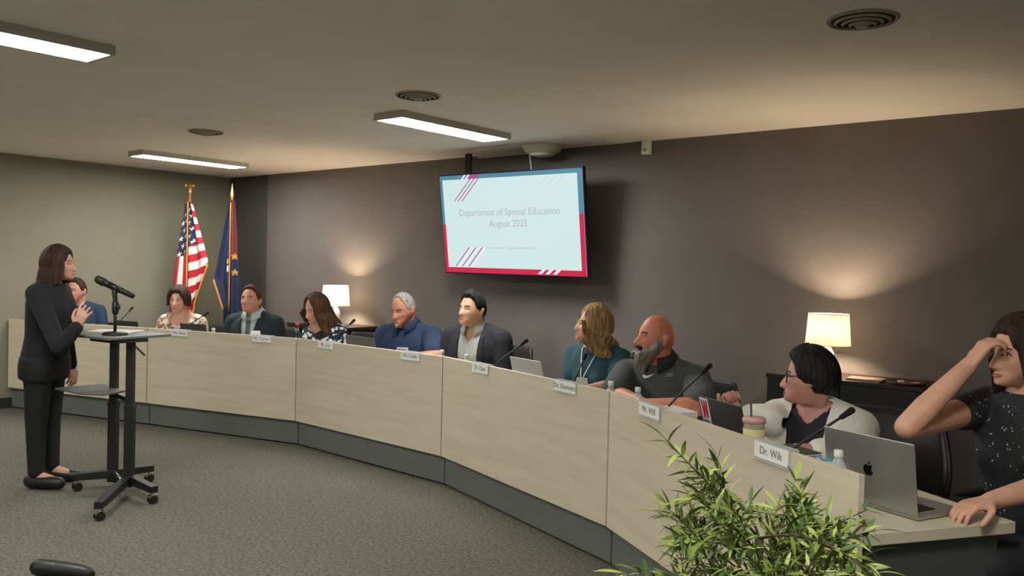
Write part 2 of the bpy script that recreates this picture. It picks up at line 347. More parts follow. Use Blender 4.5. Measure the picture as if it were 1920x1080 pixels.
# ------------------------------------------------------------------ name plates
m_plate = mat('name_card', '#f4f4ee', .5); m_acr = mat('clear_acrylic', '#e8eeec', .1, alpha=.4); m_ink = mat('plate_ink', '#6f6f74', .6)
plates = [(1, .23, -6.943, 3.942, 'Mrs. Ross', 'white name plate on the desk edge before the cream floral blouse'),
          (1, .79, -6.06, 4.163, 'Mr. Carter', 'white name plate below the man in suit and tie'),
          (2, .23, -5.313, 4.224, 'Ms. Lee', 'white name plate below the woman in a black and white floral blouse'),
          (2, .81, -4.315, 4.163, 'Mr. Cobb', 'white name plate below the man in a blue polo shirt'),
          (3, .29, -3.507, 3.978, 'Dr. Chan', 'white name plate below the man in the open navy blazer'),
          (3, .79, -2.654, 3.687, 'Dr. Denners', 'white name plate below the woman in the teal top'),
          (4, .25, -1.938, 3.332, 'Mr. Will', 'white name plate below the bald bearded man'),
          (4, .76, -1.172, 2.84, 'Dr. Wik', 'white name plate nearest the camera, below the white cardigan woman')]
for k, (fi, al, x, y, txt, lb) in enumerate(plates):
    # facet by projection
    best = min(range(5), key=lambda i: abs((Vector((x, y))-S[i]).dot(normal(i))) + (0 if -0.02 < (Vector((x, y))-S[i]).dot((S[i+1]-S[i]).normalized()) < (S[i+1]-S[i]).length+.02 else 9))
    tdir = (S[best+1]-S[best]).normalized(); nn = normal(best)
    p = S[best]+tdir*(Vector((x, y))-S[best]).dot(tdir)
    t = thing('name_plate', lb, 'name plate', (p.x, p.y, .866), math.atan2(tdir.y, tdir.x), 'name plates on the desk edge')
    wd, ht = .20, .062
    part('holder', MB().box((0, -.004, -ht/2+.006), (wd, .003, ht)).box((0, .012, .0045), (wd, .034, .003)).box((0, .0305, -.014), (wd, .003, .04)).box((0, -.010, -ht+.006), (wd, .014, .003)), m_acr, t)
    part('card', MB().box((0, -.0075, -ht/2+.006), (wd-.006, .002, ht-.008)), m_plate, t, bevel=.0005)
    me = text_mesh(txt, .038, .0003); me.transform(Matrix.Translation((0, -.0092, -ht/2+.006)) @ Matrix.Rotation(PI/2, 4, 'X')); link('lettering', me, m_ink, t)

# ------------------------------------------------------------------ goosenecks
def gooseneck(base, mid, tip, label, th=.005):
    t = thing('gooseneck_microphone', label, 'microphone', (base[0], base[1], .69), 0, 'gooseneck microphones on the desk')
    B = Vector((base[0], base[1], .69)); tip = Vector(tip); rel = lambda p: Vector(p)-B
    part('base', MB().box((0, 0, .012), (.06, .08, .024)), m_black, t, bevel=.005)
    d_ = (tip-Vector(mid)).normalized()
    part('stem', MB().tube(catmull([(0, 0, .02), (0, 0, .07), rel(mid), rel(tip)-d_*.02]), th, 8), m_blackmetal, t, True)
    part('capsule', MB().capsule(rel(tip)-d_*.03, rel(tip)+d_*.012, .009, .0125), mat('foam_black', '#151515', .95), t, True)
gooseneck((-7.865, 3.85), (-7.87, 3.86, .87), (-7.913, 4.005, 1.005), 'gooseneck microphone behind the rolling lectern, farthest left')
gooseneck((-7.03, 4.06), (-7.04, 4.1, .90), (-7.011, 4.239, 1.0), 'gooseneck microphone right of the floral-top woman')
gooseneck((-5.34, 4.36), (-5.35, 4.37, .90), (-5.323, 4.50, 1.015), 'gooseneck microphone right of the woman in the black and white blouse')
gooseneck((-3.50, 4.10), (-3.49, 4.115, .86), (-3.383, 4.258, 1.0), 'gooseneck microphone right of the man in the open blazer')
gooseneck((-2.70, 3.83), (-2.70, 3.84, .86), (-2.748, 4.0, .975), 'gooseneck microphone in front of the woman in teal')
gooseneck((-1.94, 3.47), (-1.93, 3.48, .84), (-1.798, 3.604, 1.025), 'gooseneck microphone in front of the bald bearded man')
gooseneck((-1.17, 2.97), (-1.16, 2.975, .83), (-1.0, 3.092, .975), 'gooseneck microphone nearest the camera, in front of the white cardigan')

# ------------------------------------------------------------------ bottles
m_pet = mat('clear_bottle_plastic', '#e8eeec', .12, trans=.0, alpha=.38, spec=.8); m_cap = mat('bottle_cap', '#e9e5df', .5); m_lab = mat('bottle_label', '#cdd3d3', .6)
def bottle(x, y, label, h=.2):
    t = thing('water_bottle', label, 'bottle', (x, y, .69), 0, 'water bottles on the desk')
    s_ = h/.2
    prof = [(.001, .0), (.026, 0), (.03, .006), (.03, .05), (.0285, .055), (.03, .06), (.0285, .066), (.03, .072), (.03, .12), (.0285, .135), (.022, .155), (.0145, .17), (.012, .176), (.012, .186)]
    part('bottle_body', MB().lathe([(r*s_, z*s_) for r, z in prof]), m_pet, t, True)
    part('bottle_label', MB().lathe([(.0306*s_, .075*s_), (.0306*s_, .115*s_)]), m_lab, t, True)
    part('cap', MB().lathe([(.0145*s_, .178*s_), (.0148*s_, .181*s_), (.0148*s_, .197*s_), (.013*s_, .2*s_), (.001, .2*s_)]), m_cap, t, True)
for x, y, l in ((-6.727, 4.135, 'water bottle right of the floral-top woman by the flag'), (-4.135, 4.287, 'water bottle between the men in blue polo and open blazer'), (-3.824, 4.2, 'water bottle in front of the man in the open blazer'),
                (-2.408, 3.746, 'left one of two water bottles before the bald man'), (-2.192, 3.655, 'right one of two water bottles before the bald man')): bottle(x, y, l)
bottle(-.945, 2.835, 'water bottle between the nearest name plate and the large silver laptop', .198)

# ------------------------------------------------------------------ laptops
m_alu = mat('silver_aluminium', '#b4b4ad', .38, .75); m_key = mat('keyboard_black', '#151515', .6); m_scrn = mat('dark_screen', '#0c0d10', .2)
m_dkg = mat('dark_grey_laptop', '#38393a', .45, .2); m_grey = mat('mid_grey_laptop', '#6f706c', .45, .3)
def laptop(c, user, wd, dp, lean, m, label, decor=None):
    """c = hinge centre on the desk, user = direction from the hinge toward the user"""
    u = Vector((user[0], user[1])).normalized(); rz = math.atan2(u.y, u.x)-PI/2
    t = thing('laptop', label, 'laptop', (c[0], c[1], .69), rz, 'laptops on the desk')
    base = part('base', MB().box((0, dp/2, .009), (wd, dp, .014)), m, t, bevel=.004)
    kb = part('keyboard', MB().box((0, dp*.36, .0165), (wd*.8, dp*.42, .001)), m_key, t)
    keys = MB()
    for r_ in range(5):
        for q in range(13): keys.box((-wd*.39+wd*.78*(q+.5)/13, dp*(.18+.08*r_)+.012, .0175), (wd*.78/13*.86, dp*.064, .0015))
    part('keys', keys, mat('key_caps', '#1e1e1f', .5), t, kind='stuff')
    part('trackpad', MB().box((0, dp*.8, .0163), (wd*.35, dp*.28, .0006)), m, t)
    for s_ in (-1, 1): part('rubber_foot', MB().box((s_*wd*.42, dp*.1, .001), (.02, .01, .002)), m_black, t)
    Ml = Matrix.Translation((0, .004, .014)) @ Matrix.Rotation(math.radians(lean), 4, 'X')   # leans away from the user
    lid = MB().box((0, -.0035, dp/2), (wd, .006, dp)); lid.v = [tuple(Ml @ Vector(p)) for p in lid.v]
    part('lid', lid, m, t, bevel=.0025)
    sc = MB().box((0, .0, dp/2+.003), (wd*.95, .001, dp*.9)); sc.v = [tuple(Ml @ Vector(p)) for p in sc.v]; part('screen', sc, m_scrn, t)
    if decor: decor(t, Ml, wd, dp)
    return t
def on_lid(mb, Ml, nm, m, t, **kw):
    # mb drawn in lid plane (x, z) seen from the back
    mb.v = [tuple(Ml @ Vector((x, -.0067-y, z))) for x, z, y in mb.v]; return part(nm, mb, m, t, **kw)
def fruit_logo(t, Ml, wd, dp):
    # dark bitten-fruit emblem with a leaf
    cx, cz, s_ = 0, dp/2, dp*.085
    body = [(0, .62), (.28, .78), (.6, .78), (.86, .6), (.66, .35), (.60, .05), (.70, -.2), (.92, -.36), (.72, -.75), (.45, -1.0), (.2, -.98), (0, -.9), (-.2, -.98), (-.45, -1.0), (-.75, -.7), (-.95, -.25), (-.97, .2), (-.85, .55), (-.58, .78), (-.28, .78)]
    on_lid(MB().prism([(cx+x*s_, cz+z*s_) for x, z in body], 0, .0006), Ml, 'emblem', mat('emblem_black', '#0c0c0c', .3), t)
    leaf = [(.02, .85), (.05, 1.15), (.22, 1.38), (.42, 1.45), (.4, 1.15), (.24, .93)]
    on_lid(MB().prism([(cx+x*s_, cz+z*s_) for x, z in leaf], 0, .0006), Ml, 'emblem', MATS['emblem_black'], t)
def sticker(t, Ml, wd, dp):
    x0 = -wd*.5+.012
    on_lid(MB().prism([(x0, dp*.42-.0), (x0+.07, dp*.42), (x0+.07, dp*.97), (x0, dp*.97)], 0, .0005), Ml, 'sticker', m_white, t)
    red = mat('sticker_red', '#b3123f', .5)
    a, b2 = x0+.008, x0+.062; zt, zb = dp*.93, dp*.56
    L_ = b2-a; wpts = [(0, 1), (.26, 1), (.3, .55), (.42, .98), (.58, .98), (.7, .55), (.74, 1), (1, 1), (.86, 0), (.62, 0), (.5, .42), (.38, 0), (.14, 0)]
    on_lid(MB().prism([(a+x*L_, zb+z*(zt-zb)) for x, z in wpts], .0005, .001), Ml, 'letter_mark', red, t)
    on_lid(MB().prism([(a, dp*.47), (b2, dp*.47), (b2, dp*.51), (a, dp*.51)], .0005, .0009), Ml, 'caption_bar', mat('sticker_ink', '#6b6b6b', .6), t)
    on_lid(MB().prism([(.02+.011*math.cos(q*PI/6), dp*.38+.011*math.sin(q*PI/6)) for q in range(12)], 0, .0004), Ml, 'round_emblem', mat('lid_emblem', '#7d7f80', .3, .6), t)
n0, n1, n2, n3 = normal(0), normal(1), normal(2), normal(3)
hp = Vector((-.712, 2.886)); hq = Vector((-1.04, 3.023)); hd = (hp-hq).normalized(); hu = Vector((-hd.y, hd.x))
if hu.y < 0: hu = -hu
laptop(tuple((hp+hq)/2), tuple(hu), .355, .232, 7, m_alu, 'large open silver laptop with a dark fruit emblem at the right end of the desk', fruit_logo)
laptop((-7.85-n0.x*.08, 4.02-n0.y*.08), n0, .3, .2, 12, m_dkg, 'dark open laptop farthest left, behind the rolling lectern')
laptop((-7.16, 4.22), n1, .31, .2, 10, m_dkg, 'dark open laptop in front of the floral-top woman by the flag')
laptop((-5.22, 4.53), n2, .37, .205, 14, m_grey, 'grey open laptop right of the woman in the black and white blouse')
laptop((-3.265, 4.18), n3+Vector((.0, .0)), .35, .212, 14, mat('pale_silver_laptop', '#c3c8c6', .4, .3), 'pale silver open laptop between the open blazer man and the woman in teal')
n4_ = normal(4)
laptop((-1.607, 3.43), n4_, .345, .218, 14, m_dkg, 'black open laptop with a white and red letter sticker', sticker)

# ------------------------------------------------------------------ cups, papers, mask, camera
t = thing('iced_coffee_cup', 'clear iced drink cup with pink lid, cream sleeve and dark straw', 'cup', (-1.372, 3.15, .69))
part('cup', MB().lathe([(r_*.88, z_) for r_, z_ in [(.001, .001), (.034, 0), (.037, .01), (.046, .20), (.0465, .205)]]), mat('cup_plastic', '#d8cfae', .2, alpha=.5), t, True)
part('drink', MB().lathe([(r_*.88, z_) for r_, z_ in [(.001, .004), (.033, .004), (.0435, .172), (.001, .172)]]), mat('milky_coffee', '#d8c890', .5), t, True)
part('sleeve', MB().lathe([(r_*.88, z_) for r_, z_ in [(.0385, .03), (.0462, .172), (.0472, .172), (.0395, .03), (.0385, .03)]]), mat('cup_sleeve', '#dccf9c', .8), t, True)
part('lid', MB().lathe([(r_*.88, z_) for r_, z_ in [(.001, .214), (.040, .216), (.046, .213), (.050, .209), (.0505, .195), (.048, .194), (.0475, .206), (.001, .208)]]), mat('pink_lid', '#d6a7a2', .5), t, True)
part('straw', MB().tube([(0, 0, .01), (-.016, 0, .272)], .004, 10), mat('dark_straw', '#4d4745', .5), t, True)
t = thing('coffee_cup', 'green paper coffee cup with a white lid before the man in the suit', 'cup', (-6.25, 4.235, .69))
part('cup', MB().lathe([(.001, 0), (.029, 0), (.04, .165), (.001, .165)]), mat('cup_green', '#3f6e5c', .6), t, True)
part('lid', MB().lathe([(.043, .16), (.043, .172), (.038, .178), (.036, .2), (.001, .2)]), m_white, t, True)
# small camera with red light
t = thing('video_camera', 'small black video camera with a red light, left of the black and white blouse', 'camera', (-5.93, 4.45, .69))
part('foot', MB().lathe([(.001, 0), (.06, 0), (.06, .012), (.001, .014)]), m_black, t, True)
part('post', MB().tube([(0, 0, .01), (0, 0, .25)], .016, 12), m_black, t, True)
part('camera_head', MB().box((0, 0, .265), (.15, .06, .045)), m_black, t, bevel=.012)
part('red_light', MB().ell((-.0, -.031, .27), (.026, .006, .011)), mat('red_led', '#c2183f', .4, emis=.8), t, True)
part('cable', MB().tube(catmull([(.05, 0, .25), (.1, .02, .12), (.07, .05, .0065)]), .004, 6), m_black, t, True)
# papers
def papers(x, y, rz, n, sz, label, z=.69, th=.004, m=None, nm='paper_stack'):
    t = thing(nm, label, 'papers', (x, y, z), rz)
    for k in range(n):
        part('sheet', MB().box((random.uniform(-.006, .006), random.uniform(-.006, .006), th*(k+.5)), (sz[0], sz[1], th*.9), Matrix.Rotation(random.uniform(-.05, .05), 3, 'Z')), m or m_paper, t)
a4 = math.atan2(t4.y, t4.x)
papers(-1.88, 3.43, a4, 6, (.2, .14), 'thick stack of white papers left of the stickered laptop', th=.026)
papers(-1.215, 3.17, a4, 5, (.22, .16), 'white notepad stack behind the nearest name plate', th=.02)
t = thing('notebook', 'thin dark notebook with white pages lying on the notepad stack', 'notebook', (-1.225, 3.165, .791), a4+.05)
part('pages', MB().box((0, 0, .004), (.17, .12, .007)), m_paper, t); part('cover', MB().box((0, 0, .0095), (.175, .125, .003)), mat('notebook_cover', '#4a4742', .6), t)
t = thing('face_mask', 'crumpled white and blue face mask on the desk before the white cardigan', 'mask', (-1.055, 3.0, .69), a4)
def maskf(u, v, o=0):
    x = (u-.5)*.15; a = (v-.5)*2.4; return (x+.01*math.sin(7*v), .035*math.sin(a)+.01*math.sin(9*u), .02+.115*math.cos(a*.75)*(1-1.6*(u-.5)**2)+.006*math.sin(14*u+5*v)+o)
part('mask_sheet', MB().grid(lambda u, v: maskf(u, v), 18, 14), mat('mask_white', '#cfd6d8', .8), t, True, solid=.002)
part('blue_fold', MB().grid(lambda u, v: maskf(.35+.5*u, .2+.13*v+.3*u, .004), 14, 5), mat('mask_teal', '#3fa3b4', .7), t, True, solid=.002)
part('ear_loop', MB().tube(catmull([(-.07, .0, .04), (-.11, .01, .05), (-.12, 0, .02), (-.08, 0, .008)]), .0015, 6), m_white, t, True)

# ------------------------------------------------------------------ console cabinets and lamps
m_cab = mat('black_cabinet', '#17181a', .5, 0, .15, 12); m_cabtop = mat('black_cabinet_top', '#2a2523', .35)
def cabinet(x, y, w_, h, label):
    t = thing('cabinet', label, 'cabinet', (x, y, 0))
    part('body', MB().box((0, 0, h/2+.02), (w_, .4, h-.07)), m_cab, t, bevel=.003)
    part('cabinet_top', MB().box((0, 0, h-.0135), (w_+.02, .42, .027)), m_cabtop, t, bevel=.003)
    part('plinth', MB().box((0, .01, .03), (w_-.04, .36, .06)), m_cab, t)
    nd = 2
    for k in range(nd):
        dx = -w_/2+w_*(k+.5)/nd
        d_ = part('door', MB().box((dx, -.208, h/2+.02), (w_/nd-.008, .016, h-.1)), m_cab, t, bevel=.002)
        part('handle', MB().tube([(dx+(w_*.2 if k == 0 else -w_*.2), -.232, h*.6), (dx+(w_*.2 if k == 0 else -w_*.2), -.232, h*.75)], .005, 8), m_chrome, d_, True)
    return t
cabinet(-1.78, 5.53, .92, .83, 'black cabinet under the right table lamp, against the dark wall')
cabinet(-6.85, 5.53, .92, .87, 'black cabinet under the left table lamp, behind the seated people')
def shade_mat():
    m = bpy.data.materials.new('lamp_shade_fabric'); m.use_nodes = True; nt = m.node_tree; N = nt.nodes; L = nt.links
    out = N['Material Output']; b = N['Principled BSDF']; N.remove(b)
    tr = N.new('ShaderNodeBsdfTranslucent'); tr.inputs[0].default_value = lin('#fffaf0'); df = N.new('ShaderNodeBsdfDiffuse'); df.inputs[0].default_value = lin('#faf6ec')
    mx = N.new('ShaderNodeMixShader'); mx.inputs[0].default_value = .72; L.new(df.outputs[0], mx.inputs[1]); L.new(tr.outputs[0], mx.inputs[2]); L.new(mx.outputs[0], out.inputs[0]); return m
m_shade = shade_mat(); m_cer = mat('white_ceramic', '#efe9e0', .3)
def table_lamp(x, y, z, label, hb=.19):
    t = thing('table_lamp', label, 'lamp', (x, y, z))
    k = hb/.19
    part('lamp_base', MB().lathe([(.001, 0), (.055, 0), (.06, .01), (.05, .022), (.03, .04*k), (.042, .08*k), (.045, .11*k), (.036, .15*k), (.018, .18*k), (.012, .2*k), (.012, .24*k), (.001, .24*k)]), m_cer, t, True)
    part('lamp_shade', MB().lathe([(.137, hb), (.122, hb+.2)], n=48), m_shade, t, True, solid=.0015)
    part('shade_rim', MB().lathe([(.1385, hb-.001), (.1385, hb+.004), (.136, hb+.004), (.136, hb-.001), (.1385, hb-.001)], n=48), m_cer, t, True)
    part('shade_rim', MB().lathe([(.1235, hb+.197), (.1235, hb+.202), (.121, hb+.202), (.121, hb+.197), (.1235, hb+.197)], n=48), m_cer, t, True)
    f = MB()
    for a in range(3): f.tube([(0, 0, hb+.17), (.12*math.cos(a*2.094), .12*math.sin(a*2.094), hb+.185)], .0015, 6)
    part('shade_spider', f, m_chrome, t)
    part('bulb', MB().ell((0, 0, hb+.09), (.02, .02, .03)), slidemat('bulb_glow', '#ffd9a0', 30), t, True)
    ld = bpy.data.lights.new('bulb_light', 'POINT'); ld.energy = LAMP_W; ld.color = (1, .76, .52); ld.shadow_soft_size = .035
    lo = bpy.data.objects.new('bulb_light', ld); COL.objects.link(lo); lo.parent = t; lo.location = (0, 0, hb+.10)
table_lamp(-1.922, 5.5, .83, 'lit white table lamp behind the woman in the white cardigan')
table_lamp(-6.775, 5.5, .87, 'lit white table lamp behind the long-haired woman')
# things on the right cabinet
papers(-1.66, 5.43, .1, 2, (.2, .15), 'flat reddish brown folders beside the right table lamp', .83, .007, mat('folder_brown', '#8a6a5c', .6), 'folder_stack')
t = thing('serving_tray', 'round dark wooden tray with small glass pieces on the right cabinet', 'tray', (-1.43, 5.43, .83))
part('tray', MB().lathe([(.001, 0), (.10, 0), (.115, .018), (.11, .02), (.098, .005), (.001, .005)], n=40), mat('dark_wood_tray', '#4b352c', .35, 0, .3, 12), t, True)
t = thing('glass_dish', 'small white glass dish at the left of the dark tray', 'dish', (-1.46, 5.43, .836))
part('dish', MB().lathe([(.001, .002), (.015, 0), (.02, .012), (.017, .012), (.013, .004), (.001, .004)]), m_white, t, True)  # dish in plain opaque white
t = thing('glass_dish', 'pinkish glass dish at the right of the dark tray', 'dish', (-1.375, 5.42, .836))
part('dish', MB().lathe([(.001, .002), (.02, 0), (.026, .009), (.022, .009), (.018, .004), (.001, .004)]), mat('pink_glass', '#d49a8c', .3), t, True)
# ------------------------------------------------------------------ flags
m_gold = mat('brass_gold', '#c9963f', .3, .8); m_fringe = mat('gold_fringe', '#d08a3a', .8)
m_flag = mat_attr('flag_cloth', .8)
RED, WHT, NAVY, GLD = lin('#b01c2c'), lin('#dcd6cc'), lin('#1d2545'), lin('#d6a040')
def flag_cloth(nm, fn, colfn, nu, nv, parent):
    mb = MB().grid(fn, nu, nv); me = mb.mesh(nm); ca = me.color_attributes.new('Col', 'FLOAT_COLOR', 'POINT')
    cols = np.array([colfn(i/(nu-1), j/(nv-1)) for j in range(nv) for i in range(nu)], dtype=np.float32).ravel(); ca.data.foreach_set('color', cols)
    o = link(nm, me, m_flag, parent, True); md = o.modifiers.new('s', 'SOLIDIFY'); md.thickness = .004; md.offset = 0; return o
# local frame: x = to the right as seen from the room, y = away from the camera, z = up
def flag_base(t, ztop):
    part('stand', MB().lathe([(.001, 0), (.14, 0), (.145, .015), (.1, .03), (.03, .06), (.02, .12), (.001, .12)]), m_gold, t, True)
    part('pole', MB().tube([(0, 0, .05), (0, 0, ztop)], .014, 14), mat('pole_wood', '#a8692f', .4), t, True)
us = thing('flag_on_pole', 'red white and blue striped flag with stars on a gold-topped pole by the beige wall', 'flag', (-8.55, 4.95, 0), math.radians(30))
flag_base(us, 2.22)
part('finial', MB().ell((0, 0, 2.235), (.02, .02, .02)).ell((0, 0, 2.27), (.055, .018, .022)).ell((-.052, 0, 2.275), (.02, .02, .03)), m_gold, us, True)
part('finial_tip', MB().lathe([(.001, 2.19), (.018, 2.195), (.018, 2.225), (.001, 2.23)]), mat('pale_brass', '#ead9a8', .25, .6), us, True)
def starq(x, z, nx, sp):
    # hexagonal star lattice
    r_ = round(z/sp); off = .5*(r_ % 2); c_ = round(x/sp-off)+off
    dx, dz = x-c_*sp, z-r_*sp; a = math.atan2(dx, dz); rr = math.hypot(dx, dz)
    return rr < sp*.34*(.62+.38*math.cos(5*a))
# left leaf: hangs beside the pole, canton above, vertical stripes below
def lw(z): return .03+.115*min(1, (2.12-z)/1.15)
def us_left(u, v):
    z = 2.12-1.3*v-.05*u; wd = lw(z)*(1.25 if z < 1.6 else 1.05+.2*min(1, (2.12-z)/.5)); x = -.004-wd*u
    return (x, -.016-.02*math.sin(u*8+1.2*v)*min(1, 2*v)-.01, z)
def us_leftc(u, v):
    z = 2.12-1.3*v
    if z > 1.55: return WHT if starq(u*.15, z, 3, .083) and z < 2.0 else NAVY
    return RED if (u < .36 or u > .76) else WHT
flag_cloth('flag_fold', us_left, us_leftc, 60, 260, us)
def us_right(u, v):
    z = 2.10-1.32*v; 
    if z > 1.34: wd = .02+.195*((2.10-z)/.76)
    else: wd = .215-.165*min(1, (1.34-z)/.46)
    return (.008+wd*u, -.012-.022*math.sin(u*9+.8), z+.13*u*min(1, v*2)*(1 if z > .9 else .5))
def us_rightc(u, v):
    z = 2.10-1.32*v; d_ = z-.02*u
    if z > 1.62-.0*u and u < .62-.1*(v): return WHT if starq(u*.12*.9, z, 2, .072) and z < 2.03 else NAVY
    k = int(math.floor((z+.06*u)/.085)); return RED if k % 2 else WHT
flag_cloth('flag_fold', us_right, us_rightc, 60, 260, us)
def fringe(pts, parent, wd=.012):
    part('gold_fringe', MB().tube([Vector(p) for p in pts], wd, 6), m_fringe, parent, True)
fringe([(.002, -.045, 2.1-1.28*k/14) for k in range(15)], us, .008)
fringe([(us_right(1, v)[0]+.006, us_right(1, v)[1], us_right(1, v)[2]-.005) for v in np.linspace(.60, 1, 12)], us, .010)
ind = thing('flag_on_pole', 'dark blue flag with gold stars and fringe on a pole where the walls meet', 'flag', (-8.18, 5.22, 0), math.radians(30))
flag_base(ind, 2.16)
part('finial', MB().lathe([(.001, 2.15), (.016, 2.16), (.02, 2.19), (.012, 2.24), (.004, 2.30), (.001, 2.31)]), MATS['pale_brass'], ind, True)
def in_left(u, v):
    z = 2.13-1.55*v
    if z > 1.3: wd = .025+.15*((2.13-z)/.83)
    else: wd = .175-.11*min(1, (1.3-z)/.3)
    return (.01-wd*u, -.02-.025*math.sin(u*7+1.0*v), z-.02*u)
def in_leftc(u, v):
    z = 2.13-1.55*v
    if abs(z-1.48) < .02 and .12 < u < .22: return GLD
    if abs(z-1.40) < .03 and .1 < u < .2: return WHT
    return NAVY
flag_cloth('flag_fold', in_left, in_leftc, 50, 200, ind)
RD2 = lin('#6d2a22')
def in_right(u, v):
    z = 2.13-1.75*v; wd = .03+.075*min(1, v*1.8); return (.012+wd*u, -.01-.02*math.sin(u*6+.6), z)
def in_rightc(u, v):
    z = 2.13-1.75*v
    for zz in (1.53, 1.36):
        dx = (u-.45)*.1; dz = z-zz; a = math.atan2(dx, dz)
        if math.hypot(dx, dz) < .036*(.62+.38*math.cos(5*a)): return GLD
    return RD2 if (z > 1.5 and u < .8) else NAVY
flag_cloth('flag_fold', in_right, in_rightc, 50, 240, ind)
fringe([(.012, -.05, 2.1-1.15*k/12) for k in range(13)], ind, .006)
fringe([(in_left(1, v)[0]-.004, in_left(1, v)[1], in_left(1, v)[2]-.01) for v in np.linspace(.53, .74, 10)], ind, .011)
part('tassel', MB().tube([(-.07, -.03, 1.02), (-.07, -.03, .95)], [.006, .016], 8), m_white, ind, True)

# ------------------------------------------------------------------ rolling lectern
LT = thing('rolling_lectern', 'black rolling standing table with a tray shelf and caster feet', 'lectern', (-5.1, 2.6, 0))
def lp(nm, mb, m, **kw):
    mb.v = [(x+5.1, y-2.6, z) for x, y, z in mb.v]; return part(nm, mb, m, LT, **kw)
c1 = Vector((-5.395, 2.625)); c2 = Vector((-5.205, 2.635))
ux = Vector((-.995, -.10)).normalized(); uy = Vector((-.10, .995)).normalized()
B_ = Vector((-5.09, 2.44)); C_ = B_+uy*.46+Vector((-.06, 0)); A_ = B_+ux*.64; D_ = C_+ux*.64
lp('tabletop', MB().prism([tuple(B_), tuple(C_), tuple(D_), tuple(A_)], .972, .988), mat('grey_tabletop', '#5d605c', .45), bevel=.003)
lp('top_frame', MB().prism([tuple(B_+ux*.03+uy*.06), tuple(B_+ux*.03+uy*.28), tuple(B_+ux*.3+uy*.28), tuple(B_+ux*.3+uy*.06)], .95, .971), m_blackmetal)
Rc = Matrix.Rotation(.64, 3, 'Z')
for c in (c1, c2):
    lp('column', MB().box((c.x, c.y, .30), (.054, .05, .50), Rc), m_blackmetal, bevel=.004)
    lp('inner_column', MB().box((c.x, c.y, .745), (.045, .04, .42), Rc), m_blackmetal, bevel=.003)
    lp('column_collar', MB().box((c.x, c.y, .545), (.058, .054, .025), Rc), m_blackmetal, bevel=.003)
lp('lift_lever', MB().tube([(c2.x+.02, c2.y, .955), (c2.x+.045, c2.y, .93), (c2.x+.13, c2.y+.02, .875)], .006, 8), m_black, smooth=True)
lp('shelf_bracket', MB().tube([(c1.x, c1.y, .60), (c2.x, c2.y+.02, .575)], .014, 8), m_blackmetal, smooth=True)
lp('tray_shelf', MB().prism([(-5.17, 2.45), (-5.24, 2.62), (-5.60, 2.66), (-5.62, 2.36), (-5.31, 2.37)], .634, .646), MATS['grey_tabletop'], bevel=.002)
lp('shelf_arm', MB().tube([(c1.x, c1.y, .62), (c1.x-.16, c1.y+.02, .62)], .012, 8), m_blackmetal, smooth=True)
lp('cross_bar', MB().tube([(c1.x, c1.y, .075), (c2.x, c2.y, .075)], .03, 8), m_blackmetal)
lp('bolt', MB().tube([(c1.x+.03, c1.y-.02, .135), (c2.x+.01, c2.y-.05, .10)], .009, 8), m_chrome, smooth=True)
lp('bolt', MB().tube([(c2.x+.015, c2.y-.05, .12), (c2.x+.03, c2.y-.055, .09)], .009, 8), m_chrome, smooth=True)
feet = [((c2.x, c2.y), (-4.775, 2.245)), ((c2.x, c2.y), (-4.885, 2.63)), ((c1.x, c1.y), (-5.52, 2.44)), ((c1.x, c1.y), (-5.42, 2.90))]
for a_, b_ in feet:
    a_ = Vector(a_); b_ = Vector(b_); dd = (b_-a_).normalized(); pp = Vector((-dd.y, dd.x))*.024
    ft = MB().add([(*(a_-pp), .075), (*(a_+pp), .075), (*(b_+pp), .068), (*(b_-pp), .068), (*(a_-pp), .128), (*(a_+pp), .128), (*(b_+pp), .108), (*(b_-pp), .108)], [(0, 3, 2, 1), (4, 5, 6, 7), (0, 1, 5, 4), (1, 2, 6, 5), (2, 3, 7, 6), (3, 0, 4, 7)])
    o = lp('foot_bar', ft, m_blackmetal, bevel=.003)
    cpos = b_-dd*.02
    cs = lp('caster', MB().tube([(cpos.x, cpos.y, .03), (cpos.x, cpos.y, .07)], .012, 10).box((cpos.x, cpos.y, .045), (.034, .045, .02)), m_chrome)
    for s_ in (-1, 1): lp('wheel', MB().tube([(cpos.x+s_*.012-.007, cpos.y, .026), (cpos.x+s_*.012+.007, cpos.y, .026)], .026, 20), m_black)
# papers and microphone on the lectern
t = papers(-5.50, 2.68, math.radians(-50), 3, (.20, .28), 'white papers lying on the rolling lectern', .988, .004)
t = thing('microphone_stand', 'black handheld microphone clipped to a short round-based stand on the lectern', 'microphone', (-5.30, 2.58, .988))
part('stand_base', MB().lathe([(.001, 0), (.075, 0), (.075, .01), (.062, .018), (.02, .024), (.001, .024)], n=40), m_black, t, True)
part('stand_pole', MB().tube([(0, 0, .02), (0, 0, .17)], .0095, 12), m_blackmetal, t, True)
part('height_clutch', MB().lathe([(.001, .13), (.016, .13), (.02, .15), (.02, .20), (.013, .21), (.001, .21)]), m_black, t, True)
mdir = (Vector((-5.274, 2.651, 1.23))-Vector((-5.457, 2.502, 1.337))).normalized()
cen = Vector((-.015, 0, .295))
part('clip', MB().capsule((0, 0, .20), cen-Vector((0, 0, .02)), .012, .016).tube([cen-mdir*.04, cen+mdir*.04], .022, 14).box((.028, 0, .175), (.04, .015, .03)), m_black, t, True)
part('microphone_body', MB().tube([cen-mdir*.075, cen-mdir*.06, cen+mdir*.13, cen+mdir*.135], [.022, .0225, .016, .012], 18), mat('mic_body', '#232423', .4, .3), t, True)
part('microphone_grille', MB().capsule(cen-mdir*.085, cen-mdir*.108, .027, .026, 18).tube([cen-mdir*.078, cen-mdir*.066], [.029, .025], 18), mat('mic_grille', '#2e2f2e', .5, .5, .4, 400), t, True)

